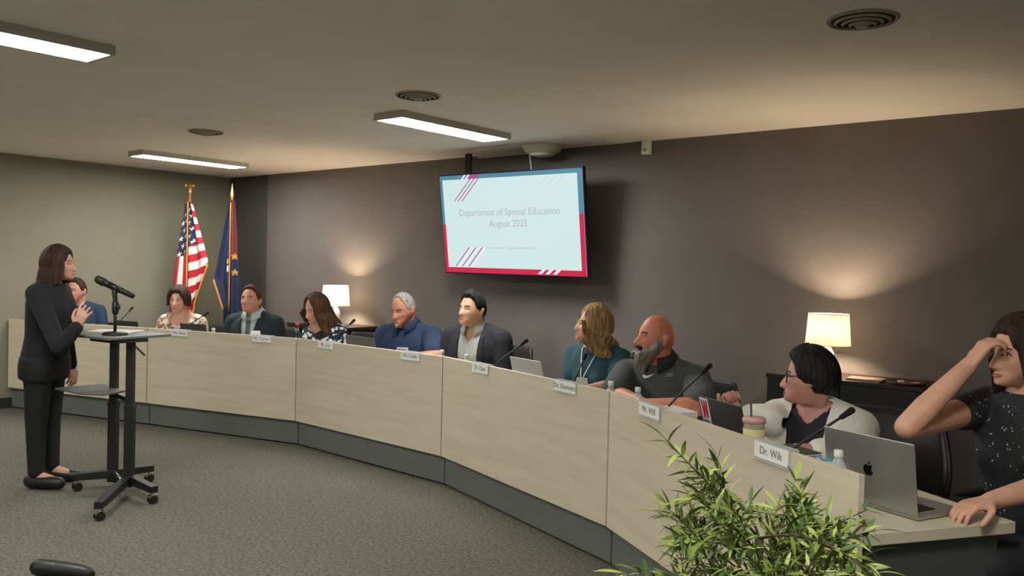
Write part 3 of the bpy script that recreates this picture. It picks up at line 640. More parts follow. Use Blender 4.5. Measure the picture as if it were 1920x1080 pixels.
# shoe at the bottom left
t = thing('shoe', 'black shoe tip on the carpet at the bottom left edge', 'shoe', (-4.00, 1.745, 0), math.radians(38))
part('upper', MB().chain([(-.13, 0, .05), (-.05, 0, .045), (.06, 0, .035), (.10, 0, .028)], [.038, .036, .034, .026]), m_black, t, True)
part('sole', MB().prism([(.128*math.cos(a)*(1) , .042*math.sin(a)) for a in [2*PI*k/20 for k in range(20)]], 0, .014), mat('shoe_sole', '#0e0e0e', .7), t)
# ------------------------------------------------------------------ office chairs
m_mesh = mat('black_mesh_fabric', '#131516', .85, 0, .2, 300, .2, 400); m_leather = mat('black_leather', '#121314', .4, 0, .15, 40, .15, 150)
def chair(x, y, face, label, s=1.0, back_h=.40, seat_z=.40, m=None, bw=.45, back_off=.22, lean=8):
    """face = direction (deg) the sitter faces; origin under the seat"""
    m = m or m_mesh
    t = thing('office_chair', label, 'chair', (x, y, 0), math.radians(face-90), 'office chairs behind the dais')
    part('seat', MB().ell((0, 0, seat_z-.035), (.235, .225, .035), nu=28), m, t, True)
    def bk(u, v):
        a = (u-.5)*2; z = seat_z+.07+back_h*v; wd = bw/2*(.86+.14*math.sin(PI*min(1, v*1.2))) * (1-.12*max(0, v-.85)/.15)
        return (a*wd, -back_off+.05*a*a-(z-seat_z)*math.tan(math.radians(lean))+.03*math.sin(PI*v), z)
    b = part('backrest', MB().grid(bk, 17, 15), m, t, True, solid=.03)
    rim = [bk(u, 0) for u in np.linspace(0, 1, 9)]+[bk(1, v) for v in np.linspace(.1, 1, 9)]+[bk(u, 1) for u in np.linspace(.9, 0, 9)]+[bk(0, v) for v in np.linspace(.9, 0, 9)]
    part('back_frame', MB().tube(rim, .013, 8), m_black, t, True)
    part('spine', MB().tube(catmull([(0, -.05, seat_z-.07), (0, -.2, seat_z-.06), (0, -back_off-.045, seat_z+.1), (0, -back_off-.075, seat_z+.3)]), .018, 8), m_black, t, True)
    part('gas_lift', MB().tube([(0, 0, .09), (0, 0, seat_z-.05)], .025, 14), m_black, t, True)
    for s_ in (-1, 1):
        part('armrest', MB().tube(catmull([(s_*.2, 0, seat_z-.05), (s_*.27, .0, seat_z-.03), (s_*.275, -.02, seat_z+.12), (s_*.27, -.02, seat_z+.17)]), .014, 8).ell((s_*.268, 0, seat_z+.185), (.035, .115, .016)), m_black, t, True)
    for k in range(5):
        a = k*2*PI/5+.3; dx, dy = math.sin(a), math.cos(a)
        part('leg', MB().tube([(0, 0, .10), (dx*.27, dy*.27, .068)], [.025, .014], 8), m_black, t, True)
        part('caster', MB().tube([(dx*.27-dy*.018, dy*.27+dx*.018, .028), (dx*.27+dy*.018, dy*.27-dx*.018, .028)], .028, 14), m_black, t, True)
    return t

# ------------------------------------------------------------------ people
def sstep(a, b, x):
    t = np.clip((x-a)/(b-a), 0, 1); return t*t*(3-2*t)
def head_pts(d, fem=0, nose=1.0):
    """unit directions -> points on the head surface (metres, x right, y forward)"""
    x, y, z = d[..., 0], d[..., 1], d[..., 2]
    X = .075*x; Y = np.where(y > 0, .092*y, .100*y); Z = np.where(z > 0, .117*z, .112*z)
    X = X*np.where(z > 0, 1, 1); t = sstep(0, 1, np.clip(-z-.15, 0, .8)/.8)
    X = X*(1-(.34+.05*fem)*t)
    Y = np.where(y < 0, Y*(1-.45*t), Y)
    Y = Y+.050*np.exp(-((z+.82)/.28)**2)*sstep(-.3, .4, y)
    Y = Y+np.where(y > 0, .010*np.exp(-((z+.35)/.35)**2)*np.exp(-(X/.05)**2), 0)
    fr = sstep(.1, .5, y)
    rz = sstep(.020, -.030, Z)*sstep(-.047, -.036, Z)
    Y = Y+fr*nose*.027*np.exp(-(X/(.0085+.005*rz))**2)*rz+fr*.004*np.exp(-(X/.008)**2-((Z-.015)/.015)**2)
    Y = Y+fr*nose*.008*np.exp(-((np.abs(X)-.012)/.006)**2-((Z+.036)/.008)**2)
    Y = Y-fr*.010*np.exp(-((np.abs(X)-.031)/.013)**2-((Z-.004)/.011)**2)
    Y = Y+fr*(.004-.002*fem)*np.exp(-((np.abs(X)-.03)/.022)**2-((Z-.026)/.008)**2)
    Y = Y+fr*.005*np.exp(-((np.abs(X)-.04)/.016)**2-((Z+.022)/.014)**2)
    Y = Y+fr*.006*np.exp(-(X/.020)**2-((Z+.060)/.009)**2)
    Y = Y-fr*.003*np.exp(-(X/.02)**2-((Z+.078)/.006)**2)+fr*.004*np.exp(-(X/.016)**2-((Z+.098)/.012)**2)
    return np.stack([X, Y, Z], -1)
def hp1(az, el, **k):
    """az: 0 front, + toward the person's right; el in degrees"""
    a, e = math.radians(az), math.radians(el)
    return Vector(head_pts(np.array([math.sin(a)*math.cos(e), math.cos(a)*math.cos(e), math.sin(e)]), **k).tolist())
def face_y(X, Z, **k):
    best = None
    for e in np.linspace(-75, 60, 46):
        for a in np.linspace(-60, 60, 31):
            p = hp1(a, e, **k); q = (p.x-X)**2+(p.z-Z)**2
            if best is None or q < best[0]: best = (q, p.y)
    return best[1]
FY_CACHE = {}
def fyc(X, Z, fem):
    key = (round(X, 4), round(Z, 4), fem)
    if key not in FY_CACHE: FY_CACHE[key] = face_y(X, Z, fem=fem)
    return FY_CACHE[key]
HR = lambda r_: [(r_, 0), (1, 0)]
def interp(phi, table):
    phi = abs(((phi+180) % 360)-180)
    for (a, va), (b, vb) in zip(table, table[1:]):
        if a <= phi <= b: t = (phi-a)/(b-a); t = t*t*(3-2*t); return va+(vb-va)*t
    return table[-1][1]
def hair_mesh(el, th, drop=None, flare=0.0, wave=.004, part_az=None, fem=0, nphi=96, seed=1, inn=.012, taper=.6, curl=0, volume=1.0):
    """el: az->end elevation table; th: az->thickness table; drop: az->vertical length table"""
    rnd = random.Random(seed); ph = [rnd.uniform(0, 6.28) for _ in range(8)]
    outer = []; inner = []; NS = 26; ND = 18 if drop else 0
    for i in range(nphi):
        az = 360*i/nphi; e1 = interp(az, el); tk = interp(az, th); dr = interp(az, drop) if drop else 0
        strand = .5*math.sin(az*.9+ph[0])+.3*math.sin(az*.37+ph[1])+.35*math.sin(az*.53+ph[2])
        ro, ri = [], []
        for k in range(NS):
            e = 89.5+(e1-89.5)*k/(NS-1); p = hp1(az, e, fem=fem, nose=0)
            n = Vector((p.x/.075**2, p.y/.095**2, p.z/.115**2)).normalized()
            f = min(1, (NS-1-k)/(NS*.16)) if dr < .01 else 1
            T = tk*(.75+.25*math.cos(math.radians(90-max(0, e))))*(f**taper)+wave*strand*f*math.cos(math.radians(max(e, 0)))
            ro.append(p+n*(T+.001)*volume); ri.append(p-n*inn)
        if drop:
            p0 = ro[-1]; q0 = ri[-1]; a = math.radians(az); od = Vector((math.sin(a), math.cos(a), 0))
            for k in range(1, ND+1):
                if dr <= .01: ro.append(p0); ri.append(q0); continue
                tt = k/ND; fl = flare*math.sin(min(1, tt*1.1)*PI*.6); cv = curl*math.sin(tt*9+az*.05+ph[3])
                z = -dr*tt; tw = 1-.55*max(0, tt-.6)/.4
                po = p0+od*(fl+cv+wave*strand*.8)+Vector((0, 0, z)); thick = (.028 if dr > .01 else 0)*tw+.001
                ro.append(po); ri.append(po-od*min(thick+.012, .04) if dr > .01 else ri[-1])
        outer.append(ro); inner.append(ri)
    prof = [o+ri[::-1] for o, ri in zip(outer, inner)]; n = len(prof[0]); mb = MB()
    P = [tuple(p) for pr in prof for p in pr]; f = []
    for i in range(nphi):
        j = (i+1) % nphi
        for k in range(n-1): f.append((i*n+k, j*n+k, j*n+k+1, i*n+k+1))
    mb.add(P, f); return mb

TORSO = [(-.12, .165, .12, 0), (-.04, .175, .125, 0), (.06, .165, .115, 0), (.16, .158, .108, 0), (.27, .168, .113, .005), (.37, .178, .118, .008), (.44, .172, .105, .0), (.49, .145, .085, -.008), (.525, .10, .068, -.012), (.555, .062, .058, -.012), (.585, .050, .052, -.01)]
def torso_rings(off, z0, z1, wide=1, belly=0, bust=0, fem=0, n=40, sw=1):
    rings = []
    zs = [z for z in np.linspace(z0, z1, 26)]
    T = np.array(TORSO)
    for z in zs:
        rx, ry, yc = [np.interp(z, T[:, 0], T[:, k]) for k in (1, 2, 3)]
        k = wide if z < .42 else wide+(1-wide)*min(1, (z-.42)/.1)
        rx = rx*k+off; fl = belly*math.exp(-((z-.08)/.14)**2)
        if fem: rx -= .014*math.exp(-((z-.16)/.09)**2)
        ring = []
        for i in range(n):
            a = 2*PI*i/n; c, s_ = math.cos(a), math.sin(a)
            X = rx*math.copysign(abs(c)**.85, c); Y = (ry+off)*math.copysign(abs(s_)**.9, s_)
            if s_ > 0:
                Y += fl*s_
                Y += bust*.9*math.exp(-((z-.33)/.065)**2)*(math.exp(-((X-.075)/.055)**2)+math.exp(-((X+.075)/.055)**2))*s_
            ring.append(Vector((X, Y+yc, z)))
        rings.append(ring)
    return rings
def hand(mb, W, d, n, s=1.0, curl=(25, 30, 20), side=1, spread=6, k=1.0, thumb=1):
    """W wrist, d pointing direction, n palm normal, side=+1 thumb toward d x n"""
    W = Vector(W); d = Vector(d).normalized(); n = (Vector(n)-d*Vector(n).dot(d)).normalized(); x = d.cross(n)*side
    L = .085*s
    for o_, r in ((-.028, .0125), (-.009, .014), (.009, .014), (.027, .0135)): mb.capsule(W+x*o_*.6*s, W+d*L*.95+x*o_*s, .015*s, r*s, 10)
    lens = (.060, .074, .080, .072)
    for j, o_ in enumerate((-.031, -.0105, .0105, .031)):
        p = W+d*L*(.98 if j else .9)+x*o_*s; a = 0; lat = math.radians(spread*(j-1.5))
        segs = [lens[j]*.45*s, lens[j]*.31*s, lens[j]*.24*s]; r = .0095*s
        for q in range(3):
            a += math.radians(curl[q]); dd = (d*math.cos(a)+n*math.sin(a)); dd = (dd+x*math.tan(lat)*math.cos(a)).normalized()
            p2 = p+dd*segs[q]; mb.capsule(p, p2, r, r*.9, 10); p = p2; r *= .93
    if thumb:
        p = W+x*.022*s+d*.018*s; q = p+(x*.8+d*.7+n*.25).normalized()*.045*s; r2 = q+(d*.85+x*.25+n*.45).normalized()*.035*s; e = r2+(d*.8+n*.5).normalized()*.026*s
        mb.capsule(p, q, .015*s, .0125*s, 10).capsule(q, r2, .0115*s, .0105*s, 10).capsule(r2, e, .0105*s, .009*s, 10)

def person(label, head, tface, hface, s=1.05, pitch=0, roll=0, fem=0, sk='#c48f78', lean=12, voxel=.007, arms=None, hands=None, sw=None, belly=0, bust=0, wide=1.0,
           top=None, sleeve=1.0, sleeve_ease=.016, jacket=None, lips='#a65f56', brow='#3a2a20', hair=None, hairm=None, stand=False, legs='#26272b', neck_cut=None, collar=None, headfwd=.035, group='people seated behind the dais', top_z=.53, armw=1.0, eyes_open=True):
    head = Vector(head); fw = Vector((math.cos(math.radians(tface)), math.sin(math.radians(tface)), 0)); ln = math.radians(lean)
    hfwd = (.60*math.sin(ln)+headfwd)*s
    base = head-fw*hfwd; base.z = 0; rz = math.radians(tface-90)
    t = thing('person', label, 'person', base, rz, group)
    Wl = Matrix.Translation(base) @ Matrix.Rotation(rz, 4, 'Z'); Wi = Wl.inverted()
    hipz = head.z-(.575*math.cos(ln)+.085)*s
    T = Matrix.Translation((0, 0, hipz)) @ Matrix.Rotation(-ln, 4, 'X') @ Matrix.Scale(s, 4); Ti = T.inverted()
    Hl = Wi @ head; rel = math.radians(hface-tface)
    Hm = Ti @ Matrix.Translation(Hl) @ Matrix.Rotation(rel, 4, 'Z') @ Matrix.Rotation(math.radians(pitch), 4, 'X') @ Matrix.Rotation(math.radians(roll), 4, 'Y') @ Matrix.Scale(s, 4)
    sw = sw or (.17 if fem else .19); v = voxel/s
    def w2t(p): return Ti @ (Wi @ Vector(p))
    A = {}
    for sd, nm in ((1, 'R'), (-1, 'L')):
        a = (arms or {}).get(nm)
        if a is None: el_, wr = Vector((sd*(sw+.045), .06, .20)), Vector((sd*.10, .32, .27))
        elif a == 'down': el_, wr = Vector((sd*(sw+.05), .0, .18)), Vector((sd*(sw+.03), .08, -.06))
        else: el_, wr = w2t(a[0]), w2t(a[1])
        A[nm] = (Vector((sd*(sw-.005), -.012, .455)), el_, wr)
    # --- body, one continuous skin
    mb = MB(); mb.rings(torso_rings(0, -.12, .575, wide, belly, bust, fem))
    nr = .044 if fem else .056
    hb = Hm @ Vector((0, -.030, -.05)); mb.capsule((0, -.012, .50), hb, nr*1.08, nr*.98, 20)
    for sd in (-1, 1): mb.capsule((sd*.03, -.015, .53), (sd*(sw-.03), -.018, .465), .045, .05)
    dirs = []; NU, NV = 72, 56; rings = []
    for j in range(NV):
        e = PI/2-PI*(j+.3)/(NV-.4)
        rings.append([(math.sin(2*PI*i/NU)*math.cos(e), math.cos(2*PI*i/NU)*math.cos(e), math.sin(e)) for i in range(NU)])
    HP = head_pts(np.array(rings), fem=fem); mb.rings([[Hm @ Vector(p) for p in r] for r in HP.tolist()])
    for sd in (-1, 1):
        Me = (Hm.to_3x3()) @ Matrix.Rotation(sd*.35, 3, 'Z') ; mb.ell(Hm @ Vector((sd*.076, -.012, -.008)), (.009, .019, .031), Me @ Matrix.Rotation(.15, 3, 'X'), 14, 10)
        mb.ell(Hm @ Vector((sd*.080, -.018, .004)), (.009, .016, .018), Me, 12, 8)
    ar = armw
    for nm, (sh, el_, wr) in A.items():
        mb.capsule(sh, sh+(el_-sh)*.35, .056*ar, .05*ar).capsule(sh+(el_-sh)*.35, el_, .05*ar, .038*ar)
        mid = el_+(wr-el_)*.3; mb.capsule(el_, mid, .038*ar, .041*ar).capsule(mid, wr, .041*ar, .026*ar)
        h = (hands or {}).get(nm, {}); sd = 1 if nm == 'R' else -1
        dd = (wr-el_).normalized() if 'd' not in h else (Ti.to_3x3() @ (Wi.to_3x3() @ Vector(h['d']))).normalized()
        nn = (Ti.to_3x3() @ (Wi.to_3x3() @ Vector(h.get('n', (0, 0, -1))))).normalized()
        hand(mb, wr, dd, nn, (.95 if fem else 1.05)/1.0, h.get('curl', (20, 25, 20)), h.get('side', -sd), h.get('spread', 5))
    if stand:
        for sd in (-1, 1):
            k = Vector((sd*.09, .02, -.42)); an = Ti @ Vector((sd*.10*s, .0, .085)); mb.capsule((sd*.085, 0, -.02), k, .085, .058).capsule(k, an, .055, .038).capsule(an, an+Vector((0, .14, -.03)), .036, .03)
            A['leg%d' % sd] = (Vector((sd*.085, 0, -.02)), k, an)
    else:
        for sd in (-1, 1):
            kl = Vector((sd*.13, .40*s, hipz+.02)); al = Vector((sd*.12, .36*s, .085)); k = Ti @ kl; an = Ti @ al; toe = Ti @ Vector((sd*.13, .36*s+.14, .05))
            mb.capsule((sd*.085, 0, -.01), k, .08, .056).capsule(k, an, .054, .038).capsule(an, toe, .036, .03); A['leg%d' % sd] = (Vector((sd*.085, 0, -.01)), k, an)
    me = fuse(mb, 'body', v, 2, .4); me.transform(T); link('body', me, skin(sk), t, True)
    def hpart(nm, mb_, m, vox=None, smooth=True, **kw):
        mb_.v = [tuple(Hm @ Vector(p)) for p in mb_.v]
        me_ = fuse(mb_, nm, vox/s, 1) if vox else mb_.mesh(nm)
        me_.transform(T); return link(nm, me_, m, t, smooth, **kw)
    # --- face
    for sd in (-1, 1):
        ey = fyc(.031, .004, fem)
        eb = MB().ell((sd*.031, ey-.0065, .004), (.0125, .0105, .0085), nu=16, nv=10); hpart('eye', eb, mat('eye_white', '#cfc6bd', .3))
        ir = MB().ell((sd*.031, ey+.0008, .004), (.0052, .0035, .0052), nu=12, nv=8); hpart('iris', ir, mat('iris_dark', '#2a1c15', .2))
        lid = MB().tube(catmull([(sd*.017, fyc(.017, .003, fem)+.001, .003), (sd*.024, ey+.003, .0105), (sd*.034, ey+.003, .0115), (sd*.045, fyc(.045, .004, fem)+.001, .003)], 4), .0022, 6); hpart('eyelid', lid, mat('lid_'+sk[1:], sk, .5) if not fem else mat('lash', '#2e211c', .6))
        br_ = MB().tube(catmull([(sd*.014, fyc(.014, .024, fem)+.001, .022), (sd*.03, fyc(.03, .029, fem)+.001, .029), (sd*.047, fyc(.047, .024, fem)+.001, .023)], 4), [.002]+[.0033 if not fem else .0022]*7+[.0014], 6)
        hpart('eyebrow', br_, mat('brow_'+brow[1:], brow, .8))
    lp_ = MB()
    for z_, k_ in ((-.0585, .0032), (-.0655, .0038)):
        lp_.tube(catmull([(-.021, fyc(.021, -.061, fem)-.001, -.0615), (-.009, fyc(.009, z_, fem)-.0005, z_), (.009, fyc(.009, z_, fem)-.0005, z_), (.021, fyc(.021, -.061, fem)-.001, -.0615)], 4), [.001]+[k_]*11+[.001], 8)
    hpart('lips', lp_, mat('lips_'+lips[1:], lips, .45))
    if hair is not None:
        hb_ = hair_mesh(fem=fem, **hair); hpart('hair', hb_, hairm)
    # --- clothes
    def garment(nm, off, z0, z1, slv, ease, m, neck=None, opening=None, hem=0):
        g = MB().rings(torso_rings(off, z0, z1, wide, belly, bust, fem, sw=sw))
        for sd in (-1, 1): g.capsule((sd*.03, -.015, .515), (sd*(sw-.03), -.018, .462), .045+off, .054+off)
        for nm_ in ('R', 'L'):
            sh, el_, wr = A[nm_]
            if slv <= 0: continue
            if slv < 1: e2 = sh+(el_-sh)*slv; g.capsule(sh, e2, (.058*ar+off), (.047*ar+ease))
            else:
                g.capsule(sh, el_, .058*ar+off, .040*ar+off*1.1)
                mid = el_+(wr-el_)*.3; w2 = el_+(wr-el_)*(slv-1)
                if slv > 1: g.capsule(el_, mid if slv > 1.3 else w2, .041*ar+off, .043*ar+off)
                if slv > 1.3: g.capsule(mid, w2, .043*ar+off, .028*ar+off+.004)
        me_ = fuse(g, nm, max(v, .006)*1.0, 12, .6)
        if neck or opening:
            bm = bmesh.new(); bm.from_mesh(me_)
            if opening:
                (xt, zt), (xb, zb) = opening
                for sd in (-1, 1):
                    nrm = Vector((sd*(zt-zb), 0, -(xt-xb))); nrm.normalize()
                    ge = [f for f in bm.faces if f.calc_center_median().y > -.0]
                    ed = {e for f in ge for e in f.edges}; vs = {q for f in ge for q in f.verts}
                    bmesh.ops.bisect_plane(bm, geom=list(ge)+list(ed)+list(vs), plane_co=(sd*xt, 0, zt), plane_no=nrm)
                def inside(c):
                    if c.y < 0 or c.z > zt+.12: return False
                    if c.z < zb: return False
                    return abs(c.x) < xb+(xt-xb)*(c.z-zb)/(zt-zb)
                bmesh.ops.delete(bm, geom=[f for f in bm.faces if inside(f.calc_center_median())], context='FACES')
            if neck:
                bmesh.ops.delete(bm, geom=[f for f in bm.faces if neck(f.calc_center_median())], context='FACES')
                for _ in range(14): bmesh.ops.smooth_vert(bm, verts=[q for q in bm.verts if q.is_boundary], factor=.5, use_axis_x=True, use_axis_y=True, use_axis_z=True)
            bm.to_mesh(me_); bm.free()
        bvh = BVHTree.FromPolygons([q.co.copy() for q in me_.vertices], [tuple(p.vertices) for p in me_.polygons])
        me_.transform(T); o = link(nm, me_, m, t, True)
        if neck or opening:
            md = o.modifiers.new('solid', 'SOLIDIFY'); md.thickness = .005; md.offset = 0
        return bvh
    def onto(bvh, x, z, lift=.004, ydef=.12):
        h = bvh.ray_cast(Vector((x, .6, z)), Vector((0, -1, 0)))
        return Vector((x, (h[0].y if h[0] else ydef)+lift, z))
    def ribbon(nm, bvh, L, Rr, m, lift=.004, n=24, sol=.004, k=5):
        def fn(u, v): 
            a = L(v); b = Rr(v); return onto(bvh, a[0]+(b[0]-a[0])*u, a[1]+(b[1]-a[1])*u, lift)
        mb_ = MB().grid(fn, k, n); me_ = mb_.mesh(nm); me_.transform(T); o = link(nm, me_, m, t, True); md = o.modifiers.new('s', 'SOLIDIFY'); md.thickness = sol*s; md.offset = 0; return o
    def decal(nm, bvh, poly, m, lift=.005):
        n = len(poly); c = (sum(p[0] for p in poly)/n, sum(p[1] for p in poly)/n)
        ps = [onto(bvh, x, z, lift) for x, z in poly]; mb_ = MB().add(ps, [tuple(range(n))]); me_ = mb_.mesh(nm); me_.transform(T)
        o = link(nm, me_, m, t); md = o.modifiers.new('s', 'SOLIDIFY'); md.thickness = .002; md.offset = 0
    res = dict(t=t, T=T, Hm=Hm, A=A, onto=onto, ribbon=ribbon, decal=decal, garment=garment, hpart=hpart, s=s, Wi=Wi, Ti=Ti)
    if top: res['top'] = garment(top.get('name', 'shirt'), top.get('off', .012), -.13, top_z, sleeve, sleeve_ease, top['m'], neck_cut)
    if jacket: res['jacket'] = garment(jacket.get('name', 'jacket'), .024, -.13, .525, jacket.get('sleeve', 1.93), .02, jacket['m'], jacket.get('neck'), jacket.get('opening'))
    if collar:
        cm = collar['m']; r0 = nr+.006; op = collar.get('open', 25)
        def cf(u, v):
            a = math.radians(op+(360-2*op)*u); f_ = 1-abs(u-.5)*2; fr_ = abs(u-.5)*2
            z = [.062, .070, .050, .022-.022*fr_**5][int(round(v*3))]; r_ = [0, .006, .018, .040][int(round(v*3))]
            return Vector((math.sin(a)*(r0+r_), math.cos(a)*(r0+r_)*.98-.010+.012*(1-f_), .525+z-.014*math.cos(a)*1.0+.01*(1-f_)*-1))
        me_ = MB().grid(cf, 41, 4).mesh('collar'); me_.transform(T); o = link('collar', me_, cm, t, True); md = o.modifiers.new('s', 'SOLIDIFY'); md.thickness = .004; md.offset = 0
    # --- trousers and shoes
    g = MB().rings(torso_rings(.016, -.13, .03, wide, belly*.5, 0, fem)); 
    for sd in (-1, 1):
        a_, b_, c_ = A['leg%d' % sd]; g.capsule(a_, b_, .096, .07).capsule(b_, c_+(b_-c_)*.06, .068, .052)
    me_ = fuse(g, 'trousers', .012, 2); me_.transform(T); link('trousers', me_, mat('trousers_'+legs[1:], legs, .8), t, True)
    for sd in (-1, 1):
        an = A['leg%d' % sd][2]; al = T @ an; g = MB().capsule((al.x, al.y-.03, .05), (al.x+sd*.01, al.y+.15, .042), .045, .038); g.v = [(x, y, max(z, .004)) for x, y, z in g.v]
        link('shoe', g.mesh('shoe'), m_black, t, True)
    return res
def hairmat(name, c, c2):
    return mat(name, c2, .62, 0, .5, 55, .6, 140, col2=c, stretch=(1, 1, .12), spec=.25)

def beard_mesh(top, th, drop, fem=0):
    """beard following the jaw: top = az -> upper edge elevation, th = az -> thickness"""
    mb = MB(); na, ne = 49, 20; O = []; I = []
    for i in range(na):
        az = -98+196*i/(na-1); e0 = interp(az, top); tk = interp(az, th); edge = min(1, (98-abs(az))/14)
        for k in range(ne):
            t_ = k/(ne-1); e = e0+(-84-e0)*t_; p = hp1(az, e, nose=0); n = Vector((p.x/.07**2, p.y/.09**2, p.z/.11**2)).normalized()
            f = min(1, t_/.22)*(.25+.75*edge); w_ = math.sin(az*1.3+e*.9)*.0012
            q = p+n*(tk*f+w_*f+.0008); q.z -= drop*sstep(.25, .9, t_)*math.exp(-(az/48)**2); q.y += .25*drop*float(sstep(.3, .9, t_))*math.exp(-(az/50)**2)
            O.append(q); I.append(p-n*.012)
    P = [tuple(p) for p in O+I]; n0 = len(O); f = []
    for i in range(na-1):
        for k in range(ne-1):
            a = i*ne+k; b = a+ne; f.append((a, b, b+1, a+1)); f.append((n0+a, n0+a+1, n0+b+1, n0+b))
    for i in range(na-1):
        a = i*ne; b = a+ne; f.append((a, n0+a, n0+b, b)); a += ne-1; b += ne-1; f.append((a, b, n0+b, n0+a))
    for k in range(ne-1): f.append((k, k+1, n0+k+1, n0+k)); a = (na-1)*ne+k; f.append((a, n0+a, n0+a+1, a+1))
    return mb.add(P, f)
# ------------------------------------------------------------------ the people
h_brown = hairmat('hair_dark_brown', '#1d1410', '#4a3227'); h_black = hairmat('hair_black', '#0d0c0c', '#2b2624'); h_long = hairmat('hair_reddish_brown', '#2a1a12', '#5c3c28')
h_blond = hairmat('hair_dark_blond', '#6b5034', '#c4a274'); h_grey = hairmat('hair_grey', '#6a655f', '#b0aba3')
h_greyb = hairmat('beard_grey', '#6d6b66', '#aaa69e'); h_bdark = hairmat('beard_dark', '#141211', '#3a332f')
SHORT_EL = [(0, 50), (35, 47), (55, 34), (72, 5), (90, -2), (105, 0), (125, -22), (180, -28)]
SHORT_TH = [(0, .018), (50, .015), (90, .007), (130, .010), (180, .012)]
m_navy = mat('navy_suit_wool', '#1c2531', .85, 0, .15, 60, .1, 300); m_pale = mat('pale_blue_shirt', '#a9b5bc', .8); m_lsh = mat('light_grey_shirt', '#a8aaa6', .8, 0, .05, 30)
# P1 far left, mostly behind the lectern speaker
p = person('man in a dark blue shirt seated farthest left, behind the lectern', (-8.72, 3.855, 1.148), -40, -60, 1.02, pitch=-5, sk='#c08a78', top=dict(m=mat('blue_shirt', '#1e3350', .85, 0, .1, 40)), sleeve=.62, hair=dict(el=SHORT_EL, th=SHORT_TH, seed=3), hairm=h_brown, group='people seated behind the dais')
chair(-8.80, 4.02, -50, 'black office chair holding the man farthest left', seat_z=.33)
# P2
BOB_EL = [(0, 38), (25, 36), (45, 12), (60, -12), (180, -15)]
p = person('woman with short dark hair in a cream and brown floral blouse, by the flag', (-7.74, 4.385, 1.085), -55, -52, 1.06, pitch=-3, fem=1, sk='#cf9c88', bust=.05, sw=.165, wide=1.12,
           top=dict(m=mat_floral('floral_cream', '#cfc4ad', ['#8a7a56', '#5a5440', '#b89d84', '#d8d0bd', '#8f4f3f', '#6c6f5a'], 34, .62), name='blouse'), sleeve=.85, sleeve_ease=.03,
           neck_cut=lambda c: c.z > .455+.9*abs(c.x)**1.3 and abs(c.x) < .12 and c.y > -.02, brow='#33241d',
           hair=dict(el=BOB_EL, th=[(0, .026), (60, .030), (180, .030)], drop=[(0, 0), (48, 0), (62, .012), (100, .02), (180, .03)], flare=.004, wave=.006, seed=4), hairm=h_brown)
chair(-7.80, 4.60, -66, 'black office chair holding the floral-top woman by the flag', seat_z=.36, bw=.50)
# P3
p = person('man in a navy suit with a white shirt and grey green tie', (-6.905, 4.62, 1.118), -62, -58, 1.10, pitch=6, roll=0, sk='#c08770', wide=1.05,
           top=dict(m=m_pale, off=.010), sleeve=1.0, jacket=dict(m=m_navy, opening=((.075, .52), (.0, .16))), collar=dict(m=m_pale, open=14),
           hair=dict(el=SHORT_EL, th=SHORT_TH, seed=5), hairm=h_brown)
def suit_front(p, xt, zt, xb, zb, m, tie=None, wide=.055):
    for sd in (-1, 1):
        e = lambda v, k=0: (sd*(xt+(xb-xt)*v+k*wide*(.35+.65*math.sin(min(1, v*1.35+.15)*PI*.62))*(1 if v < .62 else max(.0, 1-(v-.62)/.38*.85))), zt+(zb-zt)*v)
        p['ribbon']('lapel', p['jacket'], lambda v: e(v, 0), lambda v: e(v, 1), m, lift=.006, n=22)
    if tie:
        p['ribbon']('tie', p['top'], lambda v: (-.014-.014*v, .505-.36*v), lambda v: (.014+.014*v, .505-.36*v), tie, lift=.006)
        k = p['onto'](p['top'], 0, .50, .01); me = MB().ell(k, (.02, .013, .02)).mesh('tie_knot'); me.transform(p['T']); link('tie_knot', me, tie, p['t'], True)
suit_front(p, .078, .51, .0, .16, m_navy, mat('tie_grey_green', '#46524f', .6, 0, .25, 90))
chair(-6.93, 4.80, -70, 'black office chair holding the man in suit and tie', seat_z=.37)
# P4
p = person('woman with long reddish brown hair looking down, black and white floral blouse', (-6.17, 4.80, 1.075), -70, -96, 1.06, pitch=-24, roll=-4, fem=1, sk='#cf9c8a', bust=.055, lean=17, wide=1.08, sw=.17,
           top=dict(m=mat_floral('floral_black_white', '#141a26', ['#cdd3d8', '#b5c0c8', '#2c3a4c', '#dfe3e4', '#8496a3', '#e8e8e4'], 26, .50), name='blouse'), sleeve=1.5, sleeve_ease=.02,
           neck_cut=lambda c: c.z > .475+.6*abs(c.x) and abs(c.x) < .09 and c.y > 0, brow='#3b291f',
           hair=dict(el=[(0, 62), (20, 58), (40, 30), (58, -10), (180, -15)], th=[(0, .016), (60, .024), (180, .026)], drop=[(0, 0), (44, 0), (60, .20), (110, .27), (180, .29)], flare=.04, wave=.006, curl=.007, seed=8), hairm=h_long)
chair(-6.02, 5.10, -78, 'black office chair holding the woman in the black and white blouse', seat_z=.36, bw=.5)
